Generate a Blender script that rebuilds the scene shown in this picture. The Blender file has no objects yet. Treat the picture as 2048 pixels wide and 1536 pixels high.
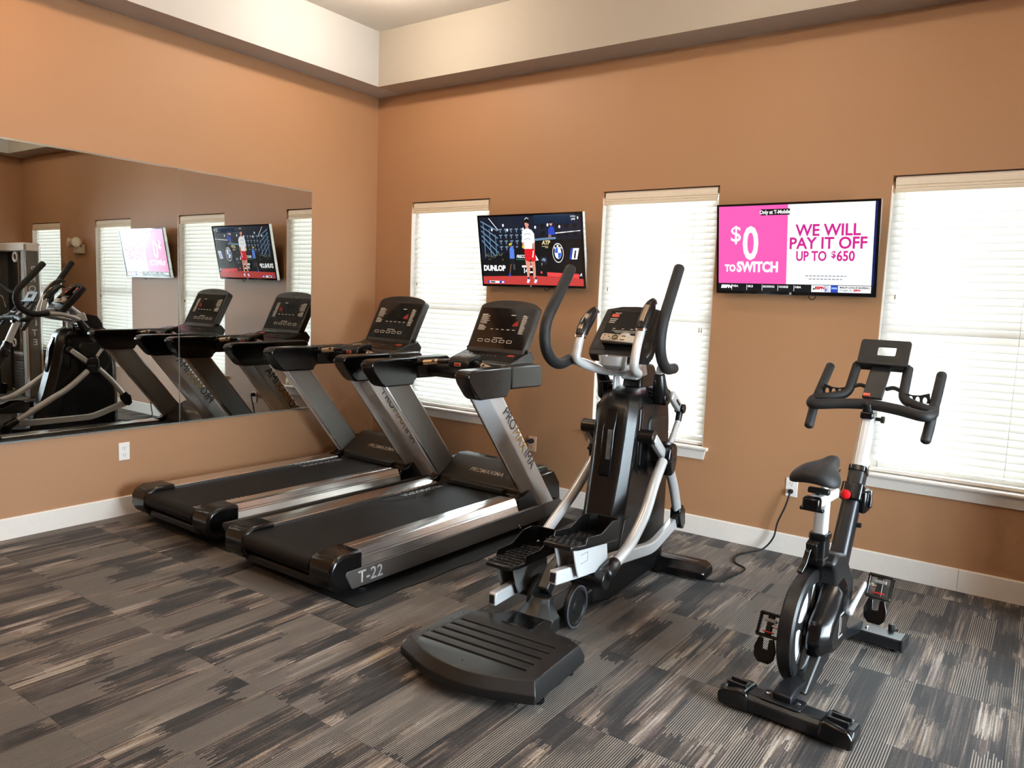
import bpy, bmesh, math, random
from mathutils import Vector, Matrix
random.seed(7)
scene = bpy.context.scene
COL = scene.collection

# ------------------------------------------------------------------ camera
cam_d = bpy.data.cameras.new('camera'); cam = bpy.data.objects.new('camera', cam_d); COL.objects.link(cam)
R_ = Vector((0.8135625, 0.58021345, 0.03831975)); D_ = Vector((0.09544043, -0.06823637, -0.99309361)); F_ = Vector((-0.57359147, 0.81160098, -0.11089038))
mw = Matrix.Identity(4)
for i in range(3):
    mw[i][0] = R_[i]; mw[i][1] = -D_[i]; mw[i][2] = -F_[i]
mw.translation = Vector((4.8474916, -4.74403616, 1.5))
cam.matrix_world = mw
cam_d.sensor_fit = 'HORIZONTAL'; cam_d.sensor_width = 36.0; cam_d.lens = 1523.8374 / 2048 * 36.0
cam_d.clip_start = 0.05; cam_d.clip_end = 200
scene.camera = cam

# ------------------------------------------------------------------ sky, exposure
SKY = 46.0
wd = bpy.data.worlds.new('overcast_sky'); scene.world = wd; wd.use_nodes = True
wd.node_tree.nodes['Background'].inputs[0].default_value = (0.84, 0.935, 1.0, 1)
wd.node_tree.nodes['Background'].inputs[1].default_value = SKY
vs = scene.view_settings
vs.view_transform = 'Standard'; vs.look = 'None'; vs.exposure = 0.17; vs.gamma = 1.0; vs.use_curve_mapping = False
LAMP_L = 250.0
LAMP_SRGB = (255, 239, 219)
scene.cycles.max_bounces = 7; scene.cycles.diffuse_bounces = 4; scene.cycles.glossy_bounces = 4
scene.cycles.use_adaptive_sampling = True; scene.cycles.adaptive_threshold = 0.08; scene.cycles.adaptive_min_samples = 20
scene.cycles.transmission_bounces = 4; scene.cycles.transparent_max_bounces = 8
scene.cycles.caustics_reflective = False; scene.cycles.caustics_refractive = False
scene.cycles.sample_clamp_indirect = 6.0
scene.cycles.use_denoising = True

# ------------------------------------------------------------------ dimensions
RX = 6.82; RY = -7.2; ZS = 3.142; ZC = 3.564; TD = 0.26; WT = 0.14
WINS = [(0.41, 1.22), (2.208, 3.041), (4.032, 4.862), (5.77, 6.57)]
WB, WTOP = 0.586, 2.262
GY0, GY1, GZ = -3.1, -1.4, 2.45      # glazed double door in the wall opposite the mirror

# window portals help the renderer find the sky through the openings
for (a, b) in WINS:
    ld = bpy.data.lights.new('window_portal', 'AREA'); ld.shape = 'RECTANGLE'; ld.size = b - a; ld.size_y = WTOP - WB
    ld.cycles.is_portal = True
    lo = bpy.data.objects.new('window_portal', ld); COL.objects.link(lo)
    lo.location = ((a + b) / 2, WT + 0.05, (WB + WTOP) / 2); lo.rotation_euler = (-math.pi / 2, 0, 0)

ld = bpy.data.lights.new('door_portal', 'AREA'); ld.shape = 'RECTANGLE'; ld.size = GZ; ld.size_y = GY1 - GY0; ld.cycles.is_portal = True
lo = bpy.data.objects.new('door_portal', ld); COL.objects.link(lo); lo.location = (RX + WT + 0.05, (GY0 + GY1) / 2, GZ / 2); lo.rotation_euler = (0, math.pi / 2, 0)

# ------------------------------------------------------------------ materials
def lin(c):
    return tuple((v / 255 / 12.92) if v / 255 <= 0.04045 else ((v / 255 + 0.055) / 1.055) ** 2.4 for v in c)
MATS = {}
def pbsdf(name, col, rough=0.5, metal=0.0, spec=0.5, noise=0.0, nscale=60.0, bump=0.0, bscale=200.0, coat=0.0, rvar=0.0, stretch=None):
    if name in MATS: return MATS[name]
    m = bpy.data.materials.new(name); m.use_nodes = True; nt = m.node_tree; b = nt.nodes['Principled BSDF']
    c = lin(col)
    b.inputs['Base Color'].default_value = (*c, 1); b.inputs['Roughness'].default_value = rough
    b.inputs['Metallic'].default_value = metal; b.inputs['Specular IOR Level'].default_value = spec
    if coat: b.inputs['Coat Weight'].default_value = coat; b.inputs['Coat Roughness'].default_value = 0.08
    if noise or bump or rvar:
        tc = nt.nodes.new('ShaderNodeTexCoord')
        vec = tc.outputs['Object']
        if stretch:
            mp = nt.nodes.new('ShaderNodeMapping'); mp.inputs['Scale'].default_value = stretch
            nt.links.new(vec, mp.inputs['Vector']); vec = mp.outputs['Vector']
    if noise or rvar:
        n = nt.nodes.new('ShaderNodeTexNoise'); n.inputs['Scale'].default_value = nscale; n.inputs['Detail'].default_value = 4
        nt.links.new(vec, n.inputs['Vector'])
    if noise:
        r = nt.nodes.new('ShaderNodeValToRGB')
        r.color_ramp.elements[0].position = 0.3; r.color_ramp.elements[1].position = 0.7
        r.color_ramp.elements[0].color = (*[max(0, v * (1 - noise)) for v in c], 1)
        r.color_ramp.elements[1].color = (*[min(1, v * (1 + noise)) for v in c], 1)
        nt.links.new(n.outputs['Fac'], r.inputs['Fac']); nt.links.new(r.outputs['Color'], b.inputs['Base Color'])
    if rvar:
        mr = nt.nodes.new('ShaderNodeMapRange'); mr.inputs['From Min'].default_value = 0.3; mr.inputs['From Max'].default_value = 0.7
        mr.inputs['To Min'].default_value = max(0.02, rough - rvar); mr.inputs['To Max'].default_value = rough + rvar
        nt.links.new(n.outputs['Fac'], mr.inputs['Value']); nt.links.new(mr.outputs['Result'], b.inputs['Roughness'])
    if bump:
        n2 = nt.nodes.new('ShaderNodeTexNoise'); n2.inputs['Scale'].default_value = bscale; n2.inputs['Detail'].default_value = 3
        nt.links.new(vec, n2.inputs['Vector'])
        bp = nt.nodes.new('ShaderNodeBump'); bp.inputs['Strength'].default_value = bump; bp.inputs['Distance'].default_value = 0.002
        nt.links.new(n2.outputs['Fac'], bp.inputs['Height']); nt.links.new(bp.outputs['Normal'], b.inputs['Normal'])
    MATS[name] = m
    return m
def emis(name, col, strength=1.0):
    if name in MATS: return MATS[name]
    m = bpy.data.materials.new(name); m.use_nodes = True; nt = m.node_tree; b = nt.nodes['Principled BSDF']
    c = lin(col); b.inputs['Base Color'].default_value = (0.01, 0.01, 0.01, 1); b.inputs['Roughness'].default_value = 0.15
    b.inputs['Emission Color'].default_value = (*c, 1); b.inputs['Emission Strength'].default_value = strength
    MATS[name] = m
    return m

M_WALL = pbsdf('tan_wall_paint', (171, 127, 91), 0.55, noise=0.05, nscale=900, bump=0.25, bscale=420)
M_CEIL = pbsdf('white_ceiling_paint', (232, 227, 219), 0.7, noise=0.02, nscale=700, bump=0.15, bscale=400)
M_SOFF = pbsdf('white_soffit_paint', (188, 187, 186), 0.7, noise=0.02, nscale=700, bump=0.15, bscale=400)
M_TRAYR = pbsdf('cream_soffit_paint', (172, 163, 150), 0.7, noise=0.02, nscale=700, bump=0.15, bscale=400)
M_TRIM = pbsdf('white_trim_paint', (236, 229, 220), 0.32, noise=0.015, nscale=40)
M_VALANCE = pbsdf('cream_valance', (236, 222, 200), 0.4, noise=0.02, nscale=30)
M_PLATE = pbsdf('white_outlet_plastic', (238, 234, 228), 0.35, noise=0.01, nscale=50)
M_PLATE2 = pbsdf('beige_outlet_plastic', (214, 176, 146), 0.4, noise=0.01, nscale=50)
M_DARKHOLE = pbsdf('dark_slot', (20, 18, 17), 0.7, noise=0.1)
M_BLACK = pbsdf('black_plastic', (11, 11, 12), 0.30, noise=0.12, nscale=90, bump=0.06, bscale=900)
M_BLACKG = pbsdf('glossy_black_plastic', (9, 9, 10), 0.2, noise=0.1, nscale=60, bump=0.03, bscale=900)
M_BLACKM = pbsdf('matt_black_plastic', (19, 19, 19), 0.42, noise=0.12, nscale=200, bump=0.1, bscale=1200)
M_CHAR = pbsdf('charcoal_plastic', (38, 37, 36), 0.36, noise=0.08, nscale=150, bump=0.06, bscale=900)
M_RUBBER = pbsdf('black_rubber', (12, 12, 12), 0.75, noise=0.2, nscale=120, bump=0.2, bscale=700)
M_FOAM = pbsdf('black_foam_grip', (17, 17, 18), 0.6, noise=0.15, nscale=400, bump=0.25, bscale=1400)
M_BELT = pbsdf('black_running_belt', (17, 14, 13), 0.6, spec=0.22, noise=0.18, nscale=500, bump=0.12, bscale=1500)
M_ALU = pbsdf('brushed_aluminium', (236, 235, 233), 0.22, 1.0, noise=0.03, nscale=2, rvar=0.05, stretch=(260, 0.5, 260))
M_CHROME = pbsdf('chrome', (225, 225, 228), 0.1, 1.0, noise=0.02)
M_SILVER = pbsdf('silver_metallic_paint', (222, 223, 224), 0.3, 0.35, noise=0.03, nscale=300)
M_WHITEP = pbsdf('pale_silver_paint', (212, 212, 211), 0.28, 0.35, noise=0.03, nscale=300)
M_GREYP = pbsdf('grey_metallic_paint', (138, 139, 138), 0.4, 0.55, noise=0.05, nscale=260)
M_PANEL = pbsdf('warm_grey_panel', (128, 126, 122), 0.42, 0.4, noise=0.05, nscale=240)
M_HOOD = pbsdf('charcoal_hood_plastic', (60, 58, 54), 0.4, noise=0.06, nscale=150, bump=0.06, bscale=900)
M_SKIRT = pbsdf('taupe_metallic_skirt', (92, 86, 82), 0.42, 0.5, noise=0.05, nscale=260)
M_FRAMEB = pbsdf('dark_grey_frame_paint', (27, 28, 31), 0.34, 0.25, noise=0.06, nscale=200)
M_STEEL = pbsdf('warm_stainless_pad', (214, 190, 160), 0.28, 0.9, noise=0.03)
M_SCREENBLK = pbsdf('gloss_black_panel', (14, 13, 14), 0.08, noise=0.05, coat=0.3)
M_BRONZE = pbsdf('dark_bezel_plastic', (34, 29, 27), 0.38, 0.2, noise=0.05)
M_INKW = pbsdf('white_ink', (225, 220, 212), 0.6, noise=0.02)
M_INKB = pbsdf('dark_grey_ink', (58, 62, 70), 0.5, noise=0.02)
M_INKG = pbsdf('gold_ink', (188, 140, 45), 0.45, 0.2, noise=0.02)
M_INKS = pbsdf('silver_ink', (205, 205, 205), 0.35, 0.5, noise=0.02)
M_RED = pbsdf('red_plastic', (205, 24, 28), 0.25, noise=0.04)
M_REDPAD = pbsdf('red_stop_pad', (216, 84, 60), 0.35, noise=0.04)
M_REMOTE = pbsdf('cream_remote_plastic', (226, 208, 186), 0.35, noise=0.02)
M_WOOD = pbsdf('wood_tassel', (150, 120, 80), 0.5, noise=0.1, nscale=80)
M_MIRROR = pbsdf('mirror_silvering', (206, 208, 204), 0.0, 1.0, noise=0.004, nscale=2)
M_EDGE = pbsdf('polished_mirror_edge', (214, 220, 216), 0.15, 0.8, noise=0.03)
M_GYM = pbsdf('silver_gym_frame', (150, 148, 142), 0.4, 0.5, noise=0.05)
M_GYMD = pbsdf('dark_gym_shroud', (104, 98, 88), 0.45, 0.3, noise=0.05)
M_CONC = pbsdf('pale_concrete', (190, 188, 184), 0.9, noise=0.1, nscale=4)
M_LGREY = pbsdf('light_grey_disc', (196, 198, 199), 0.4, 0.2, noise=0.04)
M_BEIGE = pbsdf('beige_fixture_plastic', (205, 188, 160), 0.45, noise=0.03)
M_LAMPGLASS = emis('warm_lamp_lens', (255, 226, 180), 6.0)
M_SMOKE = pbsdf('smoked_grey_strip', (92, 92, 90), 0.2, 0.2, noise=0.2, nscale=40)
M_RIM = pbsdf('blue_grey_rim', (74, 76, 84), 0.45, noise=0.06)
M_WINDOW = pbsdf('dark_display_window', (6, 5, 5), 0.1, noise=0.05)
M_LED = emis('red_led', (190, 40, 25), 0.5)

def slat_material():
    m = bpy.data.materials.new('white_blind_slat'); m.use_nodes = True; nt = m.node_tree
    for n in list(nt.nodes): nt.nodes.remove(n)
    out = nt.nodes.new('ShaderNodeOutputMaterial'); mix = nt.nodes.new('ShaderNodeMixShader'); mix.inputs[0].default_value = 0.40
    d = nt.nodes.new('ShaderNodeBsdfPrincipled'); d.inputs['Base Color'].default_value = (0.86, 0.85, 0.83, 1); d.inputs['Roughness'].default_value = 0.45
    t = nt.nodes.new('ShaderNodeBsdfTranslucent'); t.inputs['Color'].default_value = (0.92, 0.90, 0.87, 1)
    no = nt.nodes.new('ShaderNodeTexNoise'); no.inputs['Scale'].default_value = 30
    bp = nt.nodes.new('ShaderNodeBump'); bp.inputs['Strength'].default_value = 0.05
    nt.links.new(no.outputs['Fac'], bp.inputs['Height']); nt.links.new(bp.outputs['Normal'], d.inputs['Normal'])
    nt.links.new(d.outputs[0], mix.inputs[1]); nt.links.new(t.outputs[0], mix.inputs[2]); nt.links.new(mix.outputs[0], out.inputs[0])
    return m
M_SLAT = slat_material()
def glass_material():
    m = bpy.data.materials.new('window_glass'); m.use_nodes = True; nt = m.node_tree
    for n in list(nt.nodes): nt.nodes.remove(n)
    out = nt.nodes.new('ShaderNodeOutputMaterial'); mix = nt.nodes.new('ShaderNodeMixShader')
    fr = nt.nodes.new('ShaderNodeFresnel'); fr.inputs['IOR'].default_value = 1.45
    t = nt.nodes.new('ShaderNodeBsdfTransparent'); t.inputs['Color'].default_value = (0.93, 0.96, 0.95, 1)
    g = nt.nodes.new('ShaderNodeBsdfGlossy'); g.inputs['Roughness'].default_value = 0.01
    nt.links.new(fr.outputs[0], mix.inputs[0]); nt.links.new(t.outputs[0], mix.inputs[1]); nt.links.new(g.outputs[0], mix.inputs[2]); nt.links.new(mix.outputs[0], out.inputs[0])
    return m
M_GLASS = glass_material()
M_TINT = M_GLASS.copy(); M_TINT.name = 'tinted_door_glass'
for n_ in M_TINT.node_tree.nodes:
    if n_.type == 'BSDF_TRANSPARENT': n_.inputs['Color'].default_value = (0.90, 0.93, 0.95, 1)

def carpet_material():
    m = bpy.data.materials.new('striped_carpet_tile'); m.use_nodes = True; nt = m.node_tree; b = nt.nodes['Principled BSDF']
    N = nt.nodes.new; L = nt.links.new
    def math_(op, a, b_=None, c_=None):
        n = N('ShaderNodeMath'); n.operation = op
        for i, v in enumerate((a, b_, c_)):
            if v is None: continue
            if isinstance(v, (int, float)): n.inputs[i].default_value = v
            else: L(v, n.inputs[i])
        return n.outputs[0]
    tc = N('ShaderNodeTexCoord'); oi = N('ShaderNodeObjectInfo')
    sep = N('ShaderNodeSeparateXYZ'); L(tc.outputs['Object'], sep.inputs[0])
    rnd = oi.outputs['Random']
    def noise(sx, sy, seed, scale=1.0, detail=2.0, rough=0.5):
        cx = math_('MULTIPLY', sep.outputs['X'], sx); cy = math_('MULTIPLY', sep.outputs['Y'], sy)
        cb = N('ShaderNodeCombineXYZ'); L(cx, cb.inputs[0]); L(cy, cb.inputs[1])
        L(math_('MULTIPLY_ADD', rnd, 61.0, seed), cb.inputs[2])
        n = N('ShaderNodeTexNoise'); n.inputs['Scale'].default_value = scale; n.inputs['Detail'].default_value = detail; n.inputs['Roughness'].default_value = rough
        L(cb.outputs[0], n.inputs['Vector']); return n.outputs['Fac']
    # blocks: columns with ragged, shifted ends; two sizes
    fine = N('ShaderNodeTexWhiteNoise'); fine.noise_dimensions = '2D'
    cbf = N('ShaderNodeCombineXYZ'); L(math_('FLOOR', math_('MULTIPLY', sep.outputs['X'], 1 / 0.0042)), cbf.inputs[0]); L(math_('MULTIPLY', rnd, 53.0), cbf.inputs[1]); L(cbf.outputs[0], fine.inputs['Vector'])
    def blocks(width, per_m, seed, ragged):
        colx = math_('FLOOR', math_('MULTIPLY_ADD', sep.outputs['X'], 1 / width, seed))
        wn = N('ShaderNodeTexWhiteNoise'); wn.noise_dimensions = '2D'
        cb = N('ShaderNodeCombineXYZ'); L(colx, cb.inputs[0]); L(math_('MULTIPLY_ADD', rnd, 91.0, seed), cb.inputs[1]); L(cb.outputs[0], wn.inputs['Vector'])
        yy = math_('MULTIPLY_ADD', sep.outputs['Y'], per_m, math_('MULTIPLY_ADD', wn.outputs['Value'], 17.0, math_('MULTIPLY', fine.outputs['Value'], ragged)))
        wn2 = N('ShaderNodeTexWhiteNoise'); wn2.noise_dimensions = '3D'
        cb2 = N('ShaderNodeCombineXYZ'); L(colx, cb2.inputs[0]); L(math_('FLOOR', yy), cb2.inputs[1]); L(math_('MULTIPLY_ADD', rnd, 37.0, seed), cb2.inputs[2]); L(cb2.outputs[0], wn2.inputs['Vector'])
        return wn2.outputs['Value']
    block = blocks(0.0380, 4.6, 0.3, 0.45); blockb = blocks(0.0815, 3.0, 5.7, 0.18); blockz = blocks(0.1140, 2.3, 11.3, 0.16)
    n1 = noise(7.0, 2.2, 3.1); n2 = noise(30.0, 2.4, 9.7); n3 = noise(150.0, 2.6, 14.2, detail=3.0); n4 = noise(420.0, 260.0, 21.0, detail=2.0)
    t = math_('ADD', math_('MULTIPLY', n1, 0.35), math_('MULTIPLY', n2, 0.60))
    t = math_('ADD', t, math_('MULTIPLY', n3, 0.95)); t = math_('ADD', t, math_('MULTIPLY', n4, 0.50)); t = math_('ADD', t, math_('MULTIPLY', block, 0.30)); t = math_('ADD', t, math_('MULTIPLY', blockb, 0.42))
    t = math_('SUBTRACT', t, 1.15)
    rp = N('ShaderNodeValToRGB'); els = rp.color_ramp.elements
    els[0].position = 0.2; els[0].color = (*lin((27, 24, 23)), 1); els[1].position = 0.84; els[1].color = (*lin((172, 163, 154)), 1)
    for p, c in ((0.40, (50, 44, 41)), (0.56, (86, 75, 67)), (0.70, (132, 117, 103))):
        e = els.new(p); e.color = (*lin(c), 1)
    L(t, rp.inputs['Fac'])
    # purple and gold tints in patches
    pm = N('ShaderNodeMapRange'); pm.inputs['From Min'].default_value = 0.54; pm.inputs['From Max'].default_value = 0.66; pm.inputs['To Max'].default_value = 0.55
    L(noise(11.0, 3.0, 33.0), pm.inputs['Value'])
    mx = N('ShaderNodeMixRGB'); mx.blend_type = 'MULTIPLY'; L(pm.outputs[0], mx.inputs[0]); L(rp.outputs[0], mx.inputs[1]); mx.inputs[2].default_value = (0.74, 0.66, 0.80, 1)
    gm = N('ShaderNodeMapRange'); gm.inputs['From Min'].default_value = 0.56; gm.inputs['From Max'].default_value = 0.64; gm.inputs['To Max'].default_value = 0.7
    L(noise(48.0, 1.6, 47.0), gm.inputs['Value'])
    mg = N('ShaderNodeMixRGB'); mg.blend_type = 'MULTIPLY'; L(gm.outputs[0], mg.inputs[0]); L(mx.outputs[0], mg.inputs[1]); mg.inputs[2].default_value = (1.0, 0.88, 0.70, 1)
    # ribs running along the tile in loop-pile zones
    rib = math_('SINE', math_('MULTIPLY', sep.outputs['X'], 2 * math.pi / 0.0084))
    rm = N('ShaderNodeMapRange'); rm.inputs['From Min'].default_value = -0.1; rm.inputs['From Max'].default_value = 0.75
    L(rib, rm.inputs['Value'])
    zone = N('ShaderNodeMapRange'); zone.inputs['From Min'].default_value = 0.52; zone.inputs['From Max'].default_value = 0.60; zone.inputs['To Max'].default_value = 1.0
    L(math_('ADD', math_('MULTIPLY', blockz, 0.75), math_('MULTIPLY', noise(5.0, 3.4, 71.0, detail=3.0), 0.30)), zone.inputs['Value'])
    ribcol = N('ShaderNodeMixRGB'); L(rm.outputs[0], ribcol.inputs[0]); ribcol.inputs[1].default_value = (*lin((30, 27, 27)), 1); ribcol.inputs[2].default_value = (*lin((172, 160, 146)), 1)
    fin = N('ShaderNodeMixRGB'); L(math_('MULTIPLY', zone.outputs[0], 0.66), fin.inputs[0]); L(mg.outputs[0], fin.inputs[1]); L(ribcol.outputs[0], fin.inputs[2])
    L(fin.outputs[0], b.inputs['Base Color']); b.inputs['Roughness'].default_value = 0.7; b.inputs['Specular IOR Level'].default_value = 0.35; b.inputs['Sheen Weight'].default_value = 0.12; b.inputs['Sheen Roughness'].default_value = 0.4
    hb = math_('ADD', math_('MULTIPLY', math_('MULTIPLY', rm.outputs[0], zone.outputs[0]), 0.7), math_('MULTIPLY', n4, 1.2))
    bu = N('ShaderNodeBump'); bu.inputs['Strength'].default_value = 0.6; bu.inputs['Distance'].default_value = 0.003
    L(hb, bu.inputs['Height']); L(bu.outputs[0], b.inputs['Normal'])
    return m
M_CARPET = carpet_material()

# ------------------------------------------------------------------ mesh helpers
class MB:
    def __init__(s): s.v = []; s.f = []
    def add(s, vs, fs):
        o = len(s.v); s.v += [tuple(p) for p in vs]; s.f += [tuple(i + o for i in f) for f in fs]; return s
    def box(s, x0, x1, y0, y1, z0, z1):
        return s.add([(x0, y0, z0), (x1, y0, z0), (x1, y1, z0), (x0, y1, z0), (x0, y0, z1), (x1, y0, z1), (x1, y1, z1), (x0, y1, z1)],
                     [(3, 2, 1, 0), (4, 5, 6, 7), (0, 1, 5, 4), (1, 2, 6, 5), (2, 3, 7, 6), (3, 0, 4, 7)])
    def prism(s, poly, axis, a, b):
        def P(p, t):
            return (t, p[0], p[1]) if axis == 'x' else ((p[0], t, p[1]) if axis == 'y' else (p[0], p[1], t))
        n = len(poly)
        return s.add([P(p, a) for p in poly] + [P(p, b) for p in poly],
                     [tuple(range(n))[::-1], tuple(range(n, 2 * n))] + [(i, (i + 1) % n, n + (i + 1) % n, n + i) for i in range(n)])
    def loft(s, rings, cap=True):
        n = len(rings[0]); vs = [p for r in rings for p in r]; fs = []
        for k in range(len(rings) - 1):
            for i in range(n):
                j = (i + 1) % n; fs.append((k * n + i, k * n + j, (k + 1) * n + j, (k + 1) * n + i))
        if cap: fs.append(tuple(range(n))[::-1]); fs.append(tuple(range((len(rings) - 1) * n, len(rings) * n)))
        return s.add(vs, fs)
    def tube(s, pts, r, n=14, sx=1.0, round_ends=True, up=None):
        pts = [Vector(p) for p in pts]; m = len(pts)
        rad = list(r) if isinstance(r, (list, tuple)) else [r] * m
        T = []
        for i in range(m):
            t = (pts[min(i + 1, m - 1)] - pts[max(i - 1, 0)]); T.append(t.normalized())
        u = Vector(up) if up else (Vector((0, 0, 1)) if abs(T[0].z) < 0.9 else Vector((1, 0, 0)))
        rings = []
        x = (u - T[0] * u.dot(T[0])).normalized()
        def ring(c, x_, y_, rr): return [tuple(c + x_ * math.cos(2 * math.pi * k / n) * rr + y_ * math.sin(2 * math.pi * k / n) * rr * sx) for k in range(n)]
        frames = []
        for i in range(m):
            x = (x - T[i] * x.dot(T[i])).normalized(); y = T[i].cross(x); frames.append((x.copy(), y))
        if round_ends:
            for a in (80, 55, 28):
                c = pts[0] - T[0] * rad[0] * 0.6 * math.sin(math.radians(a)); rings.append(ring(c, *frames[0], rad[0] * math.cos(math.radians(a))))
        for i in range(m): rings.append(ring(pts[i], *frames[i], rad[i]))
        if round_ends:
            for a in (28, 55, 80):
                c = pts[-1] + T[-1] * rad[-1] * 0.6 * math.sin(math.radians(a)); rings.append(ring(c, *frames[-1], rad[-1] * math.cos(math.radians(a))))
        return s.loft(rings)
    def bar(s, a, b, w, h, up=(0, 0, 1)):
        a = Vector(a); b = Vector(b); t = (b - a).normalized(); u = Vector(up); u = (u - t * u.dot(t)).normalized(); x = t.cross(u)
        q = [(-w / 2, -h / 2), (w / 2, -h / 2), (w / 2, h / 2), (-w / 2, h / 2)]
        return s.loft([[tuple(p + x * i + u * j) for i, j in q] for p in (a, b)])
    def sweepbox(s, pts, w, h, up=(0, 0, 1)):
        pts = [Vector(p) for p in pts]; rings = []
        for i, p in enumerate(pts):
            t = (pts[min(i + 1, len(pts) - 1)] - pts[max(i - 1, 0)]).normalized(); u = Vector(up); u = (u - t * u.dot(t)).normalized(); x = t.cross(u)
            k = 1.0
            if 0 < i < len(pts) - 1:
                k = 1 / max(0.6, (pts[i] - pts[i - 1]).normalized().dot(t))
            rings.append([tuple(p + x * a + u * b * k) for a, b in ((-w / 2, -h / 2), (w / 2, -h / 2), (w / 2, h / 2), (-w / 2, h / 2))])
        return s.loft(rings)
    def lathe(s, prof, origin=(0, 0, 0), axis='z', n=28):
        rings = []
        for r, h in prof:
            rg = []
            for k in range(n):
                a = 2 * math.pi * k / n; c, d = r * math.cos(a), r * math.sin(a)
                p = (c, d, h) if axis == 'z' else ((h, c, d) if axis == 'x' else (d, h, c))
                rg.append((p[0] + origin[0], p[1] + origin[1], p[2] + origin[2]))
            rings.append(rg)
        return s.loft(rings)
    def torus(s, R, r, origin, axis='x', n=40, k=12, sy=1.0):
        rings = []
        for i in range(n):
            a = 2 * math.pi * i / n; rg = []
            for j in range(k):
                b = 2 * math.pi * j / k; rr = R + r * math.cos(b); h = r * sy * math.sin(b); c, d = rr * math.cos(a), rr * math.sin(a)
                p = (c, d, h) if axis == 'z' else ((h, c, d) if axis == 'x' else (d, h, c))
                rg.append((p[0] + origin[0], p[1] + origin[1], p[2] + origin[2]))
            rings.append(rg)
        rings.append(rings[0]); return s.loft(rings, cap=False)
    def xf(s, M): s.v = [tuple(M @ Vector(p)) for p in s.v]; return s
    def mesh(s, name, mat, smooth=35):
        me = bpy.data.meshes.new(name); me.from_pydata(s.v, [], s.f)
        bm = bmesh.new(); bm.from_mesh(me); bmesh.ops.remove_doubles(bm, verts=bm.verts, dist=1e-6); bmesh.ops.recalc_face_normals(bm, faces=bm.faces); bm.to_mesh(me); bm.free()
        if mat: me.materials.append(mat)
        if smooth:
            me.polygons.foreach_set('use_smooth', [True] * len(me.polygons)); me.set_sharp_from_angle(angle=math.radians(smooth))
        me.update(); return me
    def build(s, name, mat, parent=None, bevel=0.0, seg=2, smooth=35, label=None, kind=None, sub=0):
        o = bpy.data.objects.new(name, s.mesh(name, mat, smooth)); COL.objects.link(o)
        if parent: o.parent = parent
        if bevel:
            b = o.modifiers.new('bevel', 'BEVEL'); b.width = bevel; b.segments = seg; b.limit_method = 'ANGLE'; b.angle_limit = math.radians(32)
        if sub:
            q = o.modifiers.new('subsurf', 'SUBSURF'); q.levels = sub; q.render_levels = sub
        if label: o['label'] = label
        if kind: o['kind'] = kind
        return o
def bake(o, cutters=()):
    """apply modifiers and boolean cuts, leaving a plain mesh"""
    tmp = []
    for c in cutters:
        m = c.mesh('cutter', None, 0); co = bpy.data.objects.new('cutter', m); COL.objects.link(co); co.parent = o.parent; tmp.append(co)
        md = o.modifiers.new('cut', 'BOOLEAN'); md.operation = 'DIFFERENCE'; md.object = co; md.solver = 'EXACT'
        while o.modifiers[0] != md and len(o.modifiers) > 1 and o.modifiers[0].type != 'BOOLEAN':
            break
    bpy.context.view_layer.update()
    dg = bpy.context.evaluated_depsgraph_get()
    me = bpy.data.meshes.new_from_object(o.evaluated_get(dg)); old = o.data; o.modifiers.clear(); o.data = me; bpy.data.meshes.remove(old)
    for co in tmp:
        mm = co.data; bpy.data.objects.remove(co); bpy.data.meshes.remove(mm)
    return o
def empty(name, loc=(0, 0, 0), rz=0.0):
    o = bpy.data.objects.new(name, None); COL.objects.link(o); o.location = loc; o.rotation_euler = (0, 0, rz); o.empty_display_size = 0.1; return o
def tag(o, label, cat, group=None, kind=None):
    o['label'] = label; o['category'] = cat
    if group: o['group'] = group
    if kind: o['kind'] = kind
    return o
def struct(o, label=None):
    o['kind'] = 'structure'
    if label: o['label'] = label
    return o
def text(name, s, size, mat, parent, origin, xdir, ydir, align='LEFT', bold=0.0, sx=1.0, shear=0.0, lift=0.0008, depth=0.0):
    cu = bpy.data.curves.new('t', 'FONT'); cu.body = s; cu.size = size; cu.align_x = align; cu.offset = bold; cu.shear = shear; cu.resolution_u = 3; cu.extrude = depth
    to = bpy.data.objects.new('t', cu); COL.objects.link(to); bpy.context.view_layer.update()
    me = bpy.data.meshes.new_from_object(to.evaluated_get(bpy.context.evaluated_depsgraph_get())); bpy.data.objects.remove(to); bpy.data.curves.remove(cu)
    x = Vector(xdir).normalized(); y = Vector(ydir); y = (y - x * y.dot(x)).normalized(); z = x.cross(y)
    M = Matrix(((x.x * sx, y.x, z.x, origin[0] + z.x * lift), (x.y * sx, y.y, z.y, origin[1] + z.y * lift), (x.z * sx, y.z, z.z, origin[2] + z.z * lift), (0, 0, 0, 1)))
    me.transform(M); me.materials.clear(); me.materials.append(mat); me.name = name
    o = bpy.data.objects.new(name, me); COL.objects.link(o); o.parent = parent; return o
def spline(pts, n=6):
    P = [Vector(p) for p in pts]; P = [2 * P[0] - P[1]] + P + [2 * P[-1] - P[-2]]; out = []
    for i in range(1, len(P) - 2):
        a, b, c, d = P[i - 1:i + 3]
        for k in range(n):
            t = k / n; out.append(0.5 * ((2 * b) + (c - a) * t + (2 * a - 5 * b + 4 * c - d) * t * t + (3 * b - a - 3 * c + d) * t ** 3))
    out.append(P[-2]); return out
def fillet(pts, r=0.04, n=5):
    P = [Vector(p) for p in pts]; out = [P[0]]
    for i in range(1, len(P) - 1):
        a = (P[i - 1] - P[i]); b = (P[i + 1] - P[i]); q = min(r, a.length * 0.45, b.length * 0.45)
        A = P[i] + a.normalized() * q; B = P[i] + b.normalized() * q
        for k in range(n + 1):
            t = k / n; out.append((1 - t) ** 2 * A + 2 * t * (1 - t) * P[i] + t * t * B)
    out.append(P[-1]); return out
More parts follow.
